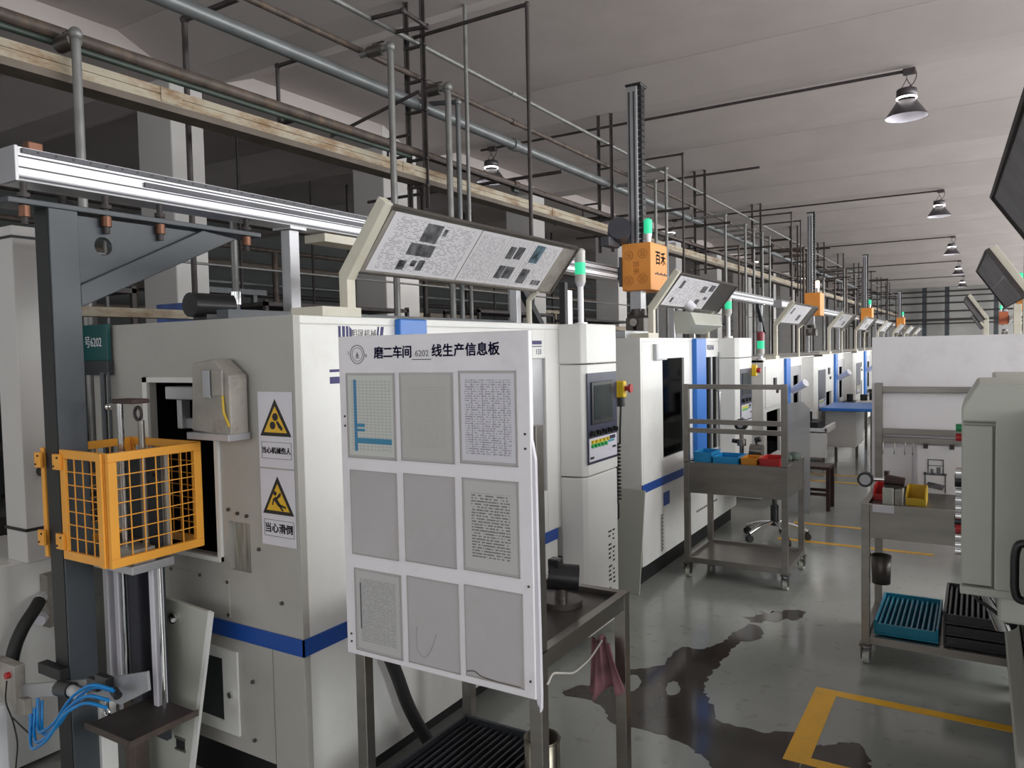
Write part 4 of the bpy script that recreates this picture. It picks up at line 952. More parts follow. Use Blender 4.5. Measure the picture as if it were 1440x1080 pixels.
drop([(-4.18, 5.28, 4.40), (-3.04, 5.28, 4.40), (-3.04, 5.28, 1.766)], .0165, 'iron', label='tall dark drop pipe with a long arm reaching over the machine behind the overhead board')
drop([(-4.18, 4.62, 4.05), (-3.88, 4.62, 4.05), (-3.88, 4.62, 1.2)], .026, 'galv', (-4.03, 4.62, 4.05), label='pale grey drop pipe rising left of the ladder hanger, with a valve')
drop([(-4.18, 5.36, 3.95), (-3.88, 5.36, 3.95), (-3.88, 5.36, 1.2)], .028, 'galv', (-4.03, 5.36, 3.95), label='thick grey drop pipe beside the first ladder hanger, with a valve')
drop([(-4.18, 5.50, 3.90), (-3.88, 5.50, 3.86), (-3.88, 5.50, 1.2)], .022, 'galv_big', label='grey green drop pipe in the bundle beside the first ladder hanger')
drop([(-3.88, 5.64, ZC), (-3.88, 5.64, 1.2)], .018, 'galv', label='slim straight pipe running from ceiling down past the first ladder hanger')
drop([(-4.185, 2.27, 3.39), (-4.02, 2.27, 3.39), (-4.02, 2.27, 1.2)], .024, 'galv', (-4.10, 2.27, 3.36), label='grey drop pipe with valve crossing in front of the beige tray above the rail end')
drop([(-4.18, 3.45, 4.05), (-4.75, 3.45, 4.05), (-4.75, 3.45, 1.0)], .02, 'iron', label='dark drop pipe passing behind the cable tray in front of the near column')
drop([(-4.18, 4.05, 3.86), (-4.50, 4.05, 3.86), (-4.50, 4.05, 3.43), (-4.20, 4.05, 3.43)], .015, 'iron', (-4.36, 4.05, 3.45), label='short dark pipe bend with a valve joining the thick and rusty pipes')
drop([(-4.185, 4.75, 4.38), (-3.85, 4.75, 4.36), (-3.85, 5.05, 4.34), (-4.185, 5.05, 4.375)], .018, 'iron', label='dark hooked pipe loop just under the topmost overhead pipe')
drop([(-4.9, 5.0, 3.62), (-3.9, 5.0, 3.82)], .015, 'iron', label='dark cross pipe slanting between the two grey drop pipes')
for (x, y, z, m) in ((-3.6, 9.5, 3.85, 'galv'), (-3.6, 9.9, 4.085, 'galv'), (-3.55, 10.44, 4.38, 'iron'), (-3.6, 12.69, 3.85, 'galv'), (-3.6, 13.5, 3.43, 'rust'), (-3.6, 13.95, 3.85, 'galv'),
                     (-3.6, 14.55, 3.85, 'galv'), (-3.6, 15.2, 3.85, 'galv'), (-3.6, 15.8, 3.85, 'galv'), (-3.3, 16.4, 4.38, 'iron'), (-3.35, 17.6, 4.38, 'iron')):
    drop([(-4.18, y, z), (x, y, z), (x, y, 1.0)], .022 if m == 'galv' else .016, m)
rr = random.Random(3)
for k in range(34):
    y = 18.3 + k * .72 + rr.uniform(-.2, .2); z = rr.choice((3.43, 3.85, 4.085, 4.38)); x = rr.choice((-3.9, -3.6, -3.4, -4.6, -5.0))
    drop([(-4.18, y, z), (x, y, z), (x, y, 1.0)], rr.choice((.02, .026, .03)), rr.choice(('galv', 'iron', 'iron', 'rust')))
for k, (y, z, xa, xb) in enumerate(((6.9, 3.484, -6.2, -3.6), (9.7, 3.484, -5.2, -3.2), (11.2, 3.484, -5.6, -3.1), (12.1, 4.42, -4.6, -2.9), (14.4, 3.484, -5.8, -3.2), (17.6, 3.484, -5.8, -3.2), (19.2, 3.918, -5.4, -3.0), (22.6, 3.484, -5.6, -3.0), (26.5, 3.918, -5.4, -2.8), (30.5, 3.484, -5.4, -2.8))):
    solo('cross_pipe', MB().cyl((xa, y, z), (xb, y, z), .018, 8), 'iron', 'dark cross pipe lying across the overhead rack', 'pipe', 'cross pipes of the overhead rack')
# pipes across the far end of the hall
for k, (z, r) in enumerate(((4.65, .05), (4.35, .04), (3.95, .05), (3.45, .05), (2.95, .07), (2.72, .04))):
    solo('end_pipe', MB().cyl((-7, 52.5 - k * .1, z), (5.5, 52.5 - k * .1, z), r, 8), 'iron', 'dark pipe running across the far end wall', 'pipe', 'pipes across the far end wall')
for x in (-2.9, -1.7, .8): struct('column', B(x - .12, x + .12, 52.9, 53.2, 0, ZC - .002), 'post')

# ================================================================== lamps
def make_lamp():
    t = thing('pendant_lamp', 'x', 'lamp', (0, 0, 0), world=False)
    prof = [(.075, .26), (.085, .20), (.10, .175), (.215, .0), (.218, .0), (.104, .18), (.09, .205)]
    obj('shade', MB().lathe([(.222, .0), (.10, .18), (.092, .182)], n=32), 'lamp_body', t)
    obj('reflector', MB().lathe([(.216, .002), (.094, .176), (.001, .178)], n=32), 'lamp_inside', t)
    obj('heat_sink', MB().lathe([(.001, .31), (.095, .31), (.105, .30), (.105, .225), (.092, .22), (.092, .20)], n=28), 'lamp_body', t)
    obj('glow_ring', MB().lathe([(.098, .20), (.105, .205), (.105, .215), (.098, .22)], n=28), 'lamp_glow', t)
    obj('light_disc', MB().cyl((0, 0, .150), (0, 0, .156), .10, 24), 'lamp_glow', t)
    obj('wire', MB().tube([(-.06, 0, .31), (0, 0, .42), (0, 0, .50)], .005, 6).tube([(.06, 0, .31), (0, 0, .42)], .005, 6).tube([(0, 0, .32), (.07, 0, .36), (.10, 0, .44), (.09, 0, .50)], .006, 6, .03), 'iron', t)
    return t
lamp = make_lamp(); first = True
lamp_spots = [(-.71, 9.65), (-.71, 17.62), (-.71, 25.6), (-.71, 33.5), (-.71, 41.5), (-6.19, 9.6), (-6.3, 17.6), (-6.3, 25.6), (-6.3, 33.5)]
for i, (x, y) in enumerate(lamp_spots):
    lab = 'grey bell shaped pendant lamp hanging over the aisle from a ceiling conduit' if x > -2 else 'lit bell shaped pendant lamp behind the overhead pipe rack'
    grp = 'pendant lamps over the aisle' if x > -2 else 'pendant lamps behind the pipe rack'
    if first: l = lamp; l.location = (x, y, 4.19); l['label'] = lab; l['group'] = grp; first = False
    else: l = dup(lamp, (x, y, 4.19), lab, grp)
    ld = bpy.data.lights.new('lamp_light', 'SPOT'); ld.energy = 60; ld.spot_size = 2.3; ld.spot_blend = .6; ld.shadow_soft_size = .1; ld.color = (1, .97, .93)
    lo = bpy.data.objects.new('lamp_light', ld); COL.objects.link(lo); lo.location = (x, y, 4.31)
for y in (9.65, 17.62, 25.6, 33.5, 41.5):
    t = thing('conduit', 'thin dark conduit along the ceiling beam feeding the pendant lamps', 'conduit', (-.71, y, 4.70), 'lamp conduits under the beams')
    obj('pipe', MB().cyl((-6.4, y, 4.698), (-.66, y, 4.698), .018, 8), 'iron', t)
    obj('junction_box', B(-.75, -.62, y - .05, y + .05, 4.66, 4.718), 'iron', t, .01)
    obj('junction_box', B(-6.26, -6.12, y - .05, y + .05, 4.66, 4.718), 'iron', t, .01)

# ================================================================== steel carts
def cart(label, x0, x1, y0, y1, up, ztop, apron, rails, castor=True, group=None):
    """up='near' or 'far': the end that carries the uprights"""
    t = thing('steel_cart', label, 'cart', ((x0 + x1) / 2, (y0 + y1) / 2, 0), group)
    w = .04; zl = .11 if castor else 0
    for x in (x0, x1 - w):
        for y in (y0, y1 - w): obj('leg', B(x, x + w, y, y + w, zl, .85), 'steel', t, .002)
    yu = y0 if up == 'near' else y1 - w
    for x in (x0, x1 - w): obj('upright', B(x, x + w, yu, yu + w, .85, ztop), 'steel', t, .002)
    for z in rails: obj('rail', B(x0 + w, x1 - w, yu + .005, yu + w - .005, z, z + .034), 'steel', t, .002)
    for (a, b_, c, d) in ((x0 + w, x1 - w, y0 + .004, y0 + .016), (x0 + w, x1 - w, y1 - .016, y1 - .004), (x0 + .004, x0 + .016, y0 + w, y1 - w), (x1 - .016, x1 - .004, y0 + w, y1 - w)):
        obj('apron', B(a, b_, c, d, .85 - apron, .85), 'steel', t, .001)
    obj('table_top', B(x0 + .016, x1 - .016, y0 + .016, y1 - .016, .825, .835), 'steel_dark', t)
    obj('top_rim', MB().box(x0, x1, y0, y0 + .03, .85, .856).box(x0, x1, y1 - .03, y1, .85, .856).box(x0, x0 + .03, y0 + .03, y1 - .03, .85, .856).box(x1 - .03, x1, y0 + .03, y1 - .03, .85, .856), 'steel', t)
    obj('lower_shelf', B(x0 + .01, x1 - .01, y0 + .01, y1 - .01, .125, .135), 'steel', t)
    for (a, b_, c, d) in ((x0 + w, x1 - w, y0, y0 + .03), (x0 + w, x1 - w, y1 - .03, y1), (x0, x0 + .03, y0 + w, y1 - w), (x1 - .03, x1, y0 + w, y1 - w)):
        obj('shelf_rail', B(a, b_, c, d, .115, .155), 'steel', t, .001)
    if castor:
        for x in (x0 + .02, x1 - .02):
            for y in (y0 + .02, y1 - .02):
                c = obj('castor', MB().box(x - .03, x + .03, y - .03, y + .03, .10, .112).box(x - .024, x - .018, y - .02, y + .03, .03, .10).box(x + .018, x + .024, y - .02, y + .03, .03, .10), 'steel_dark', t)
                obj('wheel', MB().cyl((x - .016, y + .015, .038), (x + .016, y + .015, .038), .038, 18), 'sage', c)
                obj('hub', MB().cyl((x - .0175, y + .015, .038), (x + .0175, y + .015, .038), .020, 14), 'steel_dark', c)
    return t
cart('stainless work table carrying the white production information board', -1.725, -1.03, 1.795, 2.42, 'near', 1.49, .05, (1.43, 1.0), castor=False)
cart('stainless wheeled cart with coloured bins and an open rail frame', -1.845, -1.115, 5.37, 5.97, 'near', 1.424, .22, (1.388, 1.135, 1.07))
cart('stainless wheeled cart with a white board back, holding teal and black trays', -.525, .185, 4.32, 4.96, 'far', 1.46, .17, (1.405, 1.16, 1.11))

# ---- information board on the first cart
t = thing('information_board', 'white production information board with nine document pockets facing the aisle end', 'board', (-1.37, 1.79, .73))
obj('sheet', MB().box(-1.735, -1.035, 1.772, 1.79, .735, 1.752), 'sheet_white', t, .003)
for i, (xa, xb, za, zb, m) in enumerate(((-1.703, -1.506, 1.370, 1.637, 'p_chart'), (-1.486, -1.289, 1.373, 1.638, 'p_faint'), (-1.268, -1.075, 1.378, 1.643, 'p_table'),
                                       (-1.698, -1.508, 1.062, 1.332, None), (-1.480, -1.291, 1.066, 1.335, None), (-1.264, -1.075, 1.069, 1.337, 'p_form'),
                                       (-1.693, -1.502, .753, 1.018, 'p_ledger'), (-1.478, -1.287, .755, 1.022, None), (-1.265, -1.069, .758, 1.026, None))):
    p = obj('pocket', B(xa, xb, 1.7695, 1.772, za, zb), 'pocket', t)
    e = MB()
    for q in ((xa, xb, za, za + .003), (xa, xb, zb - .002, zb), (xa, xa + .002, za, zb), (xb - .002, xb, za, zb)): e.box(q[0], q[1], 1.7675, 1.7695, q[2], q[3])
    obj('pocket_edge', e, 'pocket_edge', p)
    if m: obj('paper', B(xa + .008, xb - .006, 1.7685, 1.7693, za + .010, zb - .008), m, p)
obj('stain', MB().tube([(-1.445 + .012 * 0, 1.7688, .87), (-1.447, 1.7688, .80), (-1.42, 1.7688, .775), (-1.395, 1.7688, .80), (-1.37, 1.7688, .86)], .0012, 5, .02), 'pocket_edge', t)
obj('stain', MB().tube([(-1.262, 1.7688, .772), (-1.235, 1.7688, .778), (-1.215, 1.7688, .766), (-1.16, 1.7688, .762), (-1.08, 1.7688, .762)], .0018, 5, .01), 'tray_dark', t)
y = 1.7712
for (body, x) in (('磨', -1.567), ('二', -1.530), ('车', -1.493), ('间', -1.456), ('线', -1.345), ('生', -1.305), ('产', -1.265), ('信', -1.225), ('息', -1.186), ('板', -1.147)):
    text(body, .039, 'navy', t, (x, y, 1.699 + (x + 1.36) * .012), FACE_Y, 'title_letter', bold=.0010)
text('6202', .026, 'ink_grey', t, (-1.400, y, 1.694), (PI / 2, .0, 0), 'handwritten_number')
obj('underline', B(-1.437, -1.366, 1.771, 1.772, 1.676, 1.678), 'ink', t)
lg = MB().holed([circ(-1.655, 1.695, .030, 28), circ(-1.655, 1.695, .0275, 28)], 'y', 1.771, 1.772).holed([circ(-1.655, 1.695, .022, 28), circ(-1.655, 1.695, .0205, 28)], 'y', 1.771, 1.772)
lg.prism([(-1.662, 1.688), (-1.648, 1.688), (-1.655, 1.703)], 'y', 1.771, 1.772).box(-1.662, -1.648, 1.771, 1.772, 1.683, 1.686)
obj('round_logo', lg, 'ink_grey', t); text('L', .014, 'ink_grey', t, (-1.691, y, 1.700), FACE_Y); text('B', .014, 'ink_grey', t, (-1.619, y, 1.690), FACE_Y)
sc_ = MB()
for (x, z) in ((-1.715, 1.50), (-1.715, 1.47), (-1.052, 1.47), (-1.052, 1.43), (-1.715, .80), (-1.715, .775), (-1.05, .785), (-1.05, 1.05)): sc_.cyl((x, 1.7695, z), (x, 1.772, z), .0035, 8)
obj('fixing_dots', sc_, 'iron', t)
obj('frayed_edge', MB().prism([(-1.035, .735), (-1.031, .715), (-1.028, .725), (-1.025, .70), (-1.022, .71), (-1.021, .75), (-1.026, 1.40), (-1.035, 1.45)], 'y', 1.777, 1.790), 'label_white', t)

# ---- ribbed trays
def tray(x0, x1, y0, y1, z0, h, mat, label, ribs='y', group=None, n=12):
    t = thing('ribbed_tray', label, 'tray', ((x0 + x1) / 2, (y0 + y1) / 2, z0), group)
    obj('base', B(x0, x1, y0, y1, z0, z0 + .012), mat, t)
    obj('wall', MB().box(x0, x0 + .012, y0, y1, z0 + .012, z0 + h).box(x1 - .012, x1, y0, y1, z0 + .012, z0 + h).box(x0 + .012, x1 - .012, y0, y0 + .012, z0 + .012, z0 + h * .8).box(x0 + .012, x1 - .012, y1 - .012, y1, z0 + .012, z0 + h), mat, t, .002)
    for k in range(n):
        if ribs == 'y':
            u = x0 + .012 + (x1 - x0 - .024) * (k + .5) / n; m = MB().prism([(u - .014, z0 + .012), (u + .014, z0 + .012), (u + .004, z0 + h * .78), (u - .004, z0 + h * .78)], 'y', y0 + .012, y1 - .012)
        else:
            u = y0 + .012 + (y1 - y0 - .024) * (k + .5) / n; m = MB().prism([(u - .014, z0 + .012), (u + .014, z0 + .012), (u + .004, z0 + h * .78), (u - .004, z0 + h * .78)], 'x', x0 + .012, x1 - .012)
        obj('rib', m, mat, t)
    return t
tray(-1.70, -1.32, 1.86, 2.36, .136, .075, 'crate_black', 'lower black ribbed tray under the information board table', 'y', n=13)
tray(-1.69, -1.31, 1.87, 2.35, .212, .085, 'crate_black', 'upper black ribbed tray under the information board table', 'y', n=13)
tray(-.47, -.17, 4.37, 4.90, .156, .075, 'teal_crate', 'teal blue ribbed tray on the bottom shelf of the cart', 'y', n=11)
for k in range(3): tray(-.15, .15, 4.36, 4.90, .156 + k * .058, .062, 'crate_black', ('bottom', 'middle', 'topmost')[k] + ' black ribbed tray of the stack beside the teal tray', 'y', n=11)

# ---- things around the first table
t = thing('steel_bin', 'open steel cylinder bin on the floor beside the board post', 'bin', (-1.235, 2.15, .136))
obj('wall', MB().lathe([(.058, 0), (.060, .27), (.056, .272), (.054, .01), (.001, .01)], (-1.235, 2.15, .137), 28), 'tin', t)
obj('rim', MB().lathe([(.059, .265), (.063, .27), (.059, .276), (.055, .27)], (-1.235, 2.15, .137), 28), 'tin', t)
t = thing('bearing_gauge', 'black bench gauge with clamp head on the information board table', 'gauge', (-1.20, 2.24, .836))
obj('base', MB().cyl((-1.20, 2.24, .836), (-1.20, 2.24, .856), .07, 18), 'steel_dark', t)
obj('column', MB().cyl((-1.20, 2.24, .856), (-1.20, 2.24, .95), .022, 12), 'steel', t)
obj('head', MB().cyl((-1.24, 2.22, .935), (-1.15, 2.27, .925), .045, 16).box(-1.235, -1.195, 2.21, 2.25, .96, .995), 'black_plastic', t, .004)
obj('arm', MB().cyl((-1.33, 2.20, .90), (-1.22, 2.23, .93), .016, 10), 'chrome', t)
obj('pointer', MB().bar((-1.26, 2.22, .92), (-1.29, 2.20, 1.01), .012, .008), 'black_plastic', t)
# rag: draped sheet over the cord
rg = MB(); nu, nv = 14, 16; rv = []
for j in range(nv + 1):
    b_ = j / nv
    for i in range(nu + 1):
        a = i / nu; w = .10 + .05 * b_
        fx = -1.105 + (a - .5) * w * (1 - .35 * (1 - b_)) + .018 * b_; fy = 2.345 + .016 * math.sin(a * 11 + b_ * 1.5) * (.35 + b_) + .012 * math.sin(a * 23); fz = .70 - b_ * (.155 + .06 * (1 - a)) - .015 * math.sin(a * 9)
        rv.append((fx, fy, fz))
rg.add(rv, [(j * (nu + 1) + i, j * (nu + 1) + i + 1, (j + 1) * (nu + 1) + i + 1, (j + 1) * (nu + 1) + i) for j in range(nv) for i in range(nu)], True)
o = solo('rag', rg, 'rag', 'dusty pink cleaning rag hanging at the table leg', 'rag'); o.modifiers.new('thick', 'SOLIDIFY').thickness = .004
solo('cord', MB().tube([(-1.012, 1.80, .775), (-1.03, 1.86, .78), (-1.06, 2.05, .70), (-1.075, 2.20, .69), (-1.09, 2.32, .705)], .0035, 6, .04), 'cord', 'pale cord strung from the board post to the rag', 'cord')
solo('hose', MB().tube([(-1.955, 2.20, .56), (-1.945, 2.25, .44), (-1.94, 2.30, .30), (-1.93, 2.36, .18), (-1.90, 2.42, .06), (-1.88, 2.50, .026)], .026, 10, .08), 'rubber', 'black hose bending down in front of the white machine skirt', 'hose')
solo('hose', MB().tube([(-3.0, 1.70, .03), (-2.6, 1.62, .03), (-2.42, 1.60, .09), (-2.25, 1.62, .05), (-2.12, 1.66, .03), (-1.98, 1.60, .03)], .026, 10, .1), 'rubber', 'thick black hose lying on the floor at the machine foot', 'hose')

# ---- things on the cart with bins
def bin_(x0, x1, y0, y1, h, mat, label, cut=.0):
    z = .836
    t = thing('parts_bin', label, 'bin', ((x0 + x1) / 2, (y0 + y1) / 2, z))
    obj('base', B(x0, x1, y0, y1, z, z + .006), mat, t)
    obj('wall', MB().box(x0, x0 + .006, y0, y1, z + .006, z + h).box(x1 - .006, x1, y0, y1, z + .006, z + h).box(x0 + .006, x1 - .006, y0, y0 + .006, z + .006, z + h - cut).box(x0 + .006, x1 - .006, y1 - .006, y1, z + .006, z + h), mat, t, .002)
    obj('rim', MB().box(x0 - .006, x1 + .006, y1, y1 + .006, z + h - .012, z + h).box(x0 - .006, x0, y0, y1, z + h - .012, z + h).box(x1, x1 + .006, y0, y1, z + h - .012, z + h), mat, t)
    return t
bin_(-1.79, -1.66, 5.44, 5.66, .085, 'blue_bin', 'tall blue parts bin, leftmost beside the cart upright')
bin_(-1.645, -1.465, 5.43, 5.66, .062, 'blue_bin', 'low blue parts bin between the tall blue bin and the orange bin')
bin_(-1.445, -1.335, 5.44, 5.62, .060, 'orange_bin', 'small orange parts bin between the blue and red bins')
bin_(-1.315, -1.175, 5.43, 5.66, .065, 'red', 'red parts bin on the steel cart')
t = thing('bore_gauge', 'bench comparator with a dark dial and clamp knobs on the cart', 'gauge', (-1.50, 5.78, .836))
obj('base', MB().box(-1.56, -1.36, 5.72, 5.86, .836, .86), 'steel_dark', t, .006)
obj('column', MB().cyl((-1.53, 5.78, .86), (-1.53, 5.78, 1.08), .016, 10).cyl((-1.53, 5.78, .94), (-1.53, 5.78, .99), .034, 12), 'steel', t)
obj('dial', MB().cyl((-1.53, 5.745, 1.10), (-1.53, 5.80, 1.10), .046, 18), 'black_plastic', t)
obj('dial_face', MB().cyl((-1.53, 5.742, 1.10), (-1.53, 5.745, 1.10), .022, 14), 'alu_dull', t)
obj('knob', MB().cyl((-1.60, 5.78, .975), (-1.56, 5.78, .97), .016, 10), 'black_plastic', t)
obj('knob', MB().cyl((-1.43, 5.78, .985), (-1.39, 5.78, .995), .02, 10).cyl((-1.42, 5.78, .93), (-1.42, 5.78, .99), .009, 8), 'black_plastic', t)
obj('anvil', MB().cyl((-1.46, 5.76, .91), (-1.37, 5.76, .905), .05, 18), 'steel', t)
solo('glove', MB().sphere((-1.155, 5.80, .875), .05, 10, .7).sphere((-1.19, 5.76, .87), .035, 8, .8), pmat('glove_m', (.10, .13, .11), .8, var=.3), 'dark green cloth bundle at the cart corner', 'cloth')

# ---- office chair behind that cart
t = thing('office_chair', 'dark swivel chair with chrome star base behind the steel cart', 'chair', (-1.52, 6.80, 0))
cx, cy = -1.52, 6.80
for k in range(5):
    a = 2 * PI * k / 5 + .3; ex, ey = cx + .27 * math.cos(a), cy + .27 * math.sin(a)
    lg_ = obj('leg', MB().tube([(cx + .03 * math.cos(a), cy + .03 * math.sin(a), .15), (cx + .16 * math.cos(a), cy + .16 * math.sin(a), .125), (ex, ey, .075)], .017, 8, .04), 'chrome', t)
    obj('caster', MB().cyl((ex - .02 * math.sin(a), ey + .02 * math.cos(a), .03), (ex + .02 * math.sin(a), ey - .02 * math.cos(a), .03), .03, 12).cyl((ex, ey, .05), (ex, ey, .08), .012, 8), 'rubber', lg_)
obj('gas_column', MB().cyl((cx, cy, .12), (cx, cy, .30), .035, 12).cyl((cx, cy, .30), (cx, cy, .44), .02, 12), 'black_plastic', t)
obj('seat', MB().box(cx - .22, cx + .22, cy - .21, cy + .21, .46, .53), 'black', t, .03)
obj('seat_plate', B(cx - .12, cx + .12, cy - .10, cy + .10, .435, .46), 'iron', t)

# ---- things on the right cart
t = thing('information_board', 'white back of a board fixed on the far end of the cart with trays', 'board', (-.1, 4.97, .72))
obj('sheet', B(-.545, .335, 4.962, 4.978, .80, 1.728), 'sheet_white', t, .003)
ph = thing('photo_sheet', 'white sheet with a small picture of a cart clipped to the cart rail', 'paper', (-.2, 4.90, .79))
obj('sheet', B(-.30, -.085, 4.898, 4.900, .79, 1.105), 'p_side', ph)
pc = MB(); Yp = (4.8965, 4.898)
for (x0, x1, z0, z1) in ((-.265, -.258, .845, .955), (-.165, -.158, .84, .945), (-.25, -.244, .95, 1.03), (-.175, -.169, .95, 1.03), (-.25, -.17, 1.024, 1.03), (-.25, -.17, .992, .996), (-.27, -.155, .938, .952), (-.235, -.22, .952, .975), (-.205, -.185, .952, .985)): pc.box(x0, x1, Yp[0], Yp[1], z0, z1)
pc.prism([(-.262, .87), (-.175, .855), (-.162, .885), (-.245, .90)], 'y', *Yp)
obj('cart_picture', pc, 'photo', ph)
for x in (-.26, -.13): obj('clip', B(x - .012, x + .012, 4.890, 4.905, 1.09, 1.115), 'iron', ph)
solo('paper_sheet', MB().box(-.50, -.33, 4.93, 4.932, .86, 1.08), 'p_side', 'blank white sheet hanging behind the gauge on the cart', 'paper')
for x in (-.48, -.42, -.365, -.325):
    solo('hook', MB().tube([(x, 4.915, 1.115), (x, 4.90, 1.07), (x, 4.89, 1.05), (x, 4.88, 1.06)], .003, 6), 'steel', 'small wire hook on the cart rail above the paper', 'hook', 'wire hooks on the cart rail')
t = thing('bore_gauge', 'horizontal bore gauge with round dial lying on a beige block', 'gauge', (-.36, 4.50, .836))
obj('block', B(-.437, -.384, 4.44, 4.54, .836, .925), 'sage', t, .004)
obj('rear_block', B(-.380, -.340, 4.45, 4.54, .836, .92), 'grimy', t, .004)
obj('body', MB().cyl((-.43, 4.49, .965), (-.335, 4.49, .952), .028, 14).cyl((-.42, 4.49, .98), (-.42, 4.49, 1.01), .014, 10), 'wood_red', t)
obj('shaft', MB().cyl((-.51, 4.48, .962), (-.42, 4.49, .964), .010, 10), 'chrome', t)
obj('dial', MB().cyl((-.522, 4.49, .962), (-.522, 4.45, .962), .040, 20), 'black_plastic', t)
obj('dial_face', MB().cyl((-.522, 4.449, .962), (-.522, 4.446, .962), .028, 20), 'alu_dull', t)
obj('bracket', MB().box(-.43, -.345, 4.46, 4.52, .925, .94), 'iron', t)
def open_bin(x0, x1, y0, y1, h, mat, label):
    z = .836; t = thing('parts_bin', label, 'bin', ((x0 + x1) / 2, (y0 + y1) / 2, z))
    obj('base', B(x0, x1, y0, y1, z, z + .006), mat, t)
    for x in (x0, x1 - .006): obj('side', MB().prism([(y0, z + .006), (y1, z + .006), (y1, z + h), (y0 + .05, z + h), (y0, z + h * .5)], 'x', x, x + .006), mat, t)
    obj('back', B(x0 + .006, x1 - .006, y1 - .006, y1, z + .006, z + h), mat, t); obj('lip', B(x0 + .006, x1 - .006, y0, y0 + .006, z + .006, z + h * .45), mat, t)
open_bin(-.330, -.235, 4.48, 4.66, .085, 'yellow_bin', 'open fronted yellow parts bin beside the bore gauge')
open_bin(-.495, -.41, 4.56, 4.74, .075, 'red', 'open fronted red parts bin behind the bore gauge')
solo('label_tag', B(-.47, -.37, 4.308, 4.32, .82, .856), 'label_white', 'small grey white tag on the rim of the cart with trays', 'tag')
t = thing('can', 'dark steel can hung under the top of the cart with trays', 'can', (-.42, 4.40, .40))
obj('wall', MB().lathe([(.001, 0), (.045, 0), (.050, .15), (.046, .15), (.042, .005)], (-.44, 4.42, .42), 20), 'steel_dark', t)
obj('hanger', MB().tube([(-.49, 4.42, .56), (-.49, 4.36, .60), (-.505, 4.36, .62)], .003, 6), 'iron', t)

# ================================================================== right row
t = thing('grinding_machine', 'pale sage machine at the right edge with protruding control box and black handle', 'machine', (.6, 3.3, 0))
obj('body', MB().box(.05, 1.3, 2.645, 4.22, .86, 1.55), 'sage', t, .008)
obj('cabinet_head', MB().prism([(-.045, 1.46), (-.045, 1.50), (-.005, 1.572), (.5, 1.572), (.5, 1.46)], 'y', 2.60, 3.06), 'sage', t, .006)
c = obj('control_box', B(-.045, .05, 2.64, 3.06, .945, 1.459), 'sage', t, .006)
obj('side_cover', B(-.042, .034, 2.618, 2.64, .972, 1.448), 'sage', c, .003)
obj('side_frame', MB().box(-.047, .12, 2.60, 2.64, .945, .968).box(.040, .12, 2.60, 2.64, .968, 1.47), 'sage', t, .004)
for k, (z, m, r) in enumerate(((1.43, 'beacon_green', .012), (1.40, 'red', .012), (1.29, 'chrome', .02), (1.23, 'chrome', .012), (1.205, 'chrome', .012), (1.18, 'chrome', .012), (1.155, 'chrome', .012), (1.115, 'red', .012), (1.09, 'chrome', .012), (1.065, 'chrome', .012), (1.045, 'chrome', .012))):
    obj('button', MB().cyl((-.045, 2.72, z), (-.062, 2.72, z), r, 12), m if m != 'beacon_green' else pmat('btn_g2', (.02, .3, .12), .4), c)
for z in (1.26, 1.13): obj('selector', MB().cyl((-.045, 2.76, z), (-.065, 2.76, z), .022, 12), 'black_plastic', c)
obj('cable_duct', MB().cyl((.02, 2.78, .95), (.075, 2.80, .80), .032, 16), 'chrome', t)
obj('cable', MB().tube([(-.02, 2.74, .945), (-.01, 2.73, .90), (.04, 2.73, .87), (.08, 2.74, .83)], .006, 6, .03), 'rubber', t)
obj('base', MB().box(.16, 1.3, 2.3, 4.2, .02, .449), 'black', t)
obj('sill_rail', B(.100, .155, 2.30, 4.20, .40, .45), 'sage', t, .004)
obj('rear_case', B(.20, 1.3, 2.66, 4.2, .449, .86), 'black', t)
d = obj('near_door', B(.125, .15, 2.20, 2.60, .46, 1.50), 'steel_dark', t, .004)
obj('handle', MB().tube([(.125, 2.42, 1.155), (.090, 2.42, 1.155), (.083, 2.42, 1.12), (.083, 2.42, 1.03), (.090, 2.42, 1.0), (.125, 2.42, 1.0)], .011, 10, .02), 'black_plastic', d)
obj('handle_plate', B(.118, .125, 2.36, 2.48, .97, 1.18), 'black', d, .003)
obj('feet', MB().box(.3, .4, 2.4, 2.5, 0, .02).box(1.1, 1.2, 2.4, 2.5, 0, .02).box(.3, .4, 4.0, 4.1, 0, .02).box(1.1, 1.2, 4.0, 4.1, 0, .02), 'black', t)
for (x, y) in ((.22, 6.2), (.12, 9.5), (.0, 13.0), (.02, 22.8)):
    dup(far, (x, y + 3.0, 0), 'white machine of the right row hidden behind the white board back', 'machines of the right row', rotz=PI)
SR = [(.05, .48, .05, .95, 'ink_grey', 'sheet'), (.52, .95, .05, .95, 'ink_grey', 'sheet')]
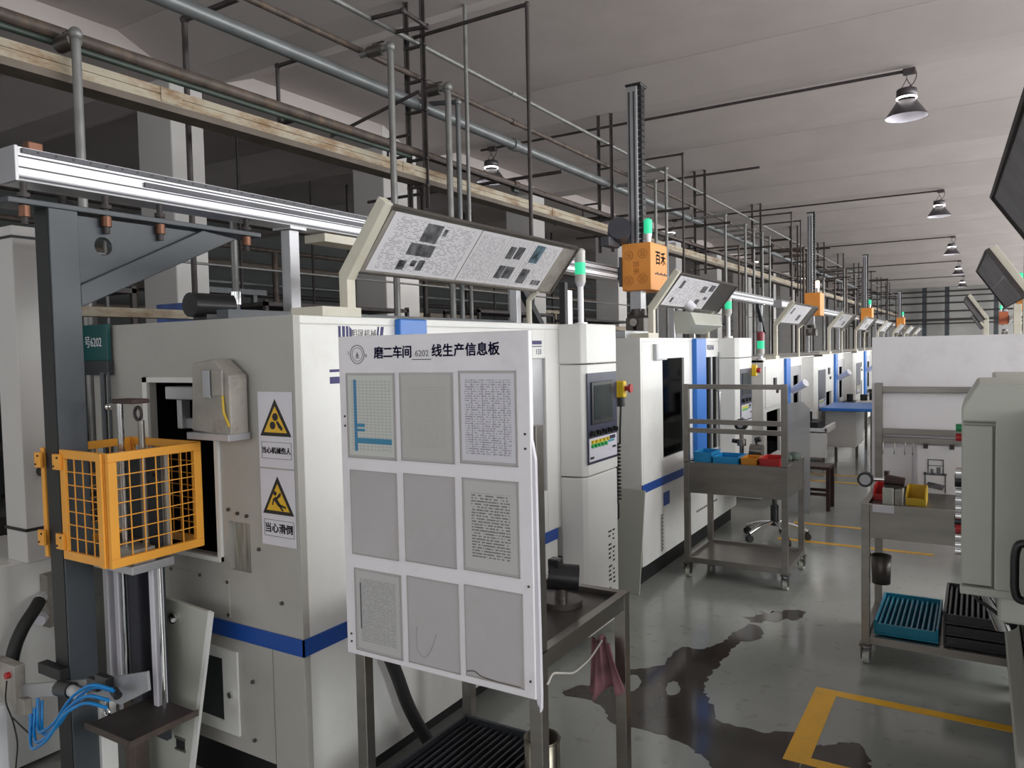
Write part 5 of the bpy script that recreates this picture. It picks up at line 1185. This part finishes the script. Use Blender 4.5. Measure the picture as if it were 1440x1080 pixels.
for i, (y0, y1, zp) in enumerate(((2.3, 4.1, 1.573), (6.5, 8.4, 1.53), (13.2, 14.8, 1.53), (23.0, 24.6, 1.53))):
    t = thing('overhead_board', ['large tilted dark board at the right edge above the sage machine', 'tilted dark board with cream arm over the right row beside the orange carriage'][i] if i < 2 else 'small tilted board farther along the right row', 'board',
              (.3, (y0 + y1) / 2, zp), 'far tilted boards of the right row' if i > 1 else None)
    XB = (.30, .23, .02, .04)[i]
    def pt(y, a, h): return (XB - .22 * a - .82 * h - .034 * (y - (y0 + y1) / 2), y, 2.0 + .34 * a - .57 * h)
    def slab(ya, yb, a0, a1, h0, h1):
        vs = [pt(yy, a, h) for h in (h0, h1) for (yy, a) in ((ya, a0), (yb, a0), (yb, a1), (ya, a1))]
        return MB().add(vs, [(0, 1, 2, 3), (7, 6, 5, 4), (0, 4, 5, 1), (1, 5, 6, 2), (2, 6, 7, 3), (3, 7, 4, 0)])
    obj('back_panel', slab(y0, y1, 0, 1, -.015, 0), 'steel_dark', t)
    for (a, b_) in ((.02, .46), (.5, .98)): obj('sheet', slab(y0 + .05, y1 - .05, a, b_, .001, .003), 'ink_grey', t)  # printed sheets in dark grey, shade on this face put into the colour
    fr = slab(y0 - .01, y1 + .01, 1.0, 1.03, -.02, .012)
    for m in (slab(y0 - .01, y1 + .01, -.03, 0, -.02, .012), slab(y0 - .01, y0, 0, 1, -.02, .012), slab(y1, y1 + .01, 0, 1, -.02, .012)): fr.add(m.v, m.f)
    obj('frame', fr, 'iron', t)
    for yy in (y0 + .06, y1 - .06):
        obj('arm', slab(yy - .03, yy + .03, -.05, 1.02, -.07, -.016), 'cream', t, .003)
        obj('post', B(XB + .03, XB + .09, yy - .03, yy + .03, zp, 2.02), 'cream', t, .003)
gantry(10.0, 24.0, 'overhead rail of the right row beyond the white board back', x=.95, posts=((12.75, 0, None), (17.0, 0, None), (20.0, 0, None)))
carriage(15.6, 'orange carriage with bright lift column on the right overhead rail', x=.831, s=-1, detail=False, ztop=3.8)
gantry(24.8, 40.0, 'farther overhead rail of the right row', x=.95, posts=((26.6, 0, None), (38.5, 0, None)))
carriage(30.0, 'dark orange red carriage far along the right overhead rail', x=.831, s=-1, col=pmat('rust_orange', (.40, .10, .04), .5), detail=False, ztop=2.7)

# ================================================================== darker bay on the left
for k, (x, z, r, m) in enumerate(((-10.5, 3.9, .05, 'iron'), (-10.5, 3.5, .04, 'rust'), (-10.5, 3.2, .06, 'tray_dark'), (-9.2, 2.75, .03, 'galv_big'), (-9.6, 2.35, .05, 'tray_dark'), (-12.4, 2.9, .05, 'iron'), (-6.1, 2.55, .012, 'galv'))):
    solo('pipe', MB().cyl((x, -2, z), (x, 44, z), r, 8), m, 'long dim pipe in the dark bay behind the columns', 'pipe', 'pipes of the dark bay')
for y in (3.2, 7.2, 11.2, 15.2, 19.2):
    t = thing('pipe_hanger', 'dim ladder hanger in the dark bay behind the columns', 'hanger', (-10.5, y, 3.0), 'hangers of the dark bay')
    for x in (-10.6, -10.4): obj('bar', B(x - .02, x + .02, y - .02, y + .02, 2.3, ZC - .001), 'iron', t)
    for z in (3.84, 3.45, 3.13): obj('rung', B(-10.62, -10.38, y - .02, y + .02, z - .02, z), 'iron', t)
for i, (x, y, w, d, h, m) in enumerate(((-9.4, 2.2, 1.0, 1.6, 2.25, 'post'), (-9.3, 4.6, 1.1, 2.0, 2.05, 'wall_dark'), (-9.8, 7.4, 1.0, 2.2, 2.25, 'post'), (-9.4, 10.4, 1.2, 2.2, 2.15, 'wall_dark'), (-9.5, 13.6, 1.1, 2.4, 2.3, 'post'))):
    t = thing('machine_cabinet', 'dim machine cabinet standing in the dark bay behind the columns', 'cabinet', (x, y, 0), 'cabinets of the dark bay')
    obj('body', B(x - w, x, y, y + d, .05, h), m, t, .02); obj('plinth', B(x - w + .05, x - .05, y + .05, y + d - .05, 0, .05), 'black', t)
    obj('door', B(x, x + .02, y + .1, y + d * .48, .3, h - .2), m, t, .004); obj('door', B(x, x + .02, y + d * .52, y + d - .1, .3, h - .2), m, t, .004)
for (y, z) in ((1.6, 2.3), (5.2, 2.25), (9.0, 2.3), (12.4, 2.25)):
    t = thing('storage_rack', 'dark steel storage rack between the columns behind the machines', 'rack', (-6.4, y, 0), 'racks between the columns')
    for (dx, dy) in ((0, 0), (.6, 0), (0, 2.2), (.6, 2.2)): obj('upright', B(-6.7 + dx, -6.66 + dx, y + dy, y + dy + .04, 0, z), 'iron', t)
    for zz in (.4, 1.0, 1.6, z - .06): obj('shelf', B(-6.7, -6.06, y, y + 2.24, zz, zz + .04), 'iron', t)
    for k in range(4): obj('box', B(-6.6, -6.2, y + .15 + k * .52, y + .50 + k * .52, 1.64, 1.82 + .12 * ((k * 3) % 4) / 2), ('post', 'wall_dark', 'iron', 'tray_dark')[k], t)

rb = random.Random(11)
for k in range(16):
    x, y = rb.uniform(-9.1, -8.6), 2.0 + k * .85 + rb.uniform(-.3, .3)
    solo('riser_pipe', MB().cyl((x, y, 2.0), (x, y, rb.choice((3.2, 3.6, 4.4, 5.04))), rb.choice((.02, .03, .045)), 8).cyl((x, y, 0), (x, y, 2.0), .03, 8), rb.choice(('iron', 'galv', 'rust', 'iron')), 'dim upright pipe in the dark bay behind the columns', 'pipe', 'riser pipes of the dark bay')
for k in range(8):
    x, y, z = -8.3 + .0 * k, 2.2 + k * 1.7, rb.choice((2.0, 2.15, 2.3, 2.5))
    solo('overhead_duct', MB().box(x - .06, x + .06, y, y + 1.5, z, z + .07).box(x - .03, x + .03, y + .1, y + .16, 0, z).box(x - .03, x + .03, y + 1.3, y + 1.36, 0, z), rb.choice(('tray_dark', 'post', 'tray')), 'dim duct on legs in the dark bay behind the columns', 'duct', 'ducts of the dark bay')
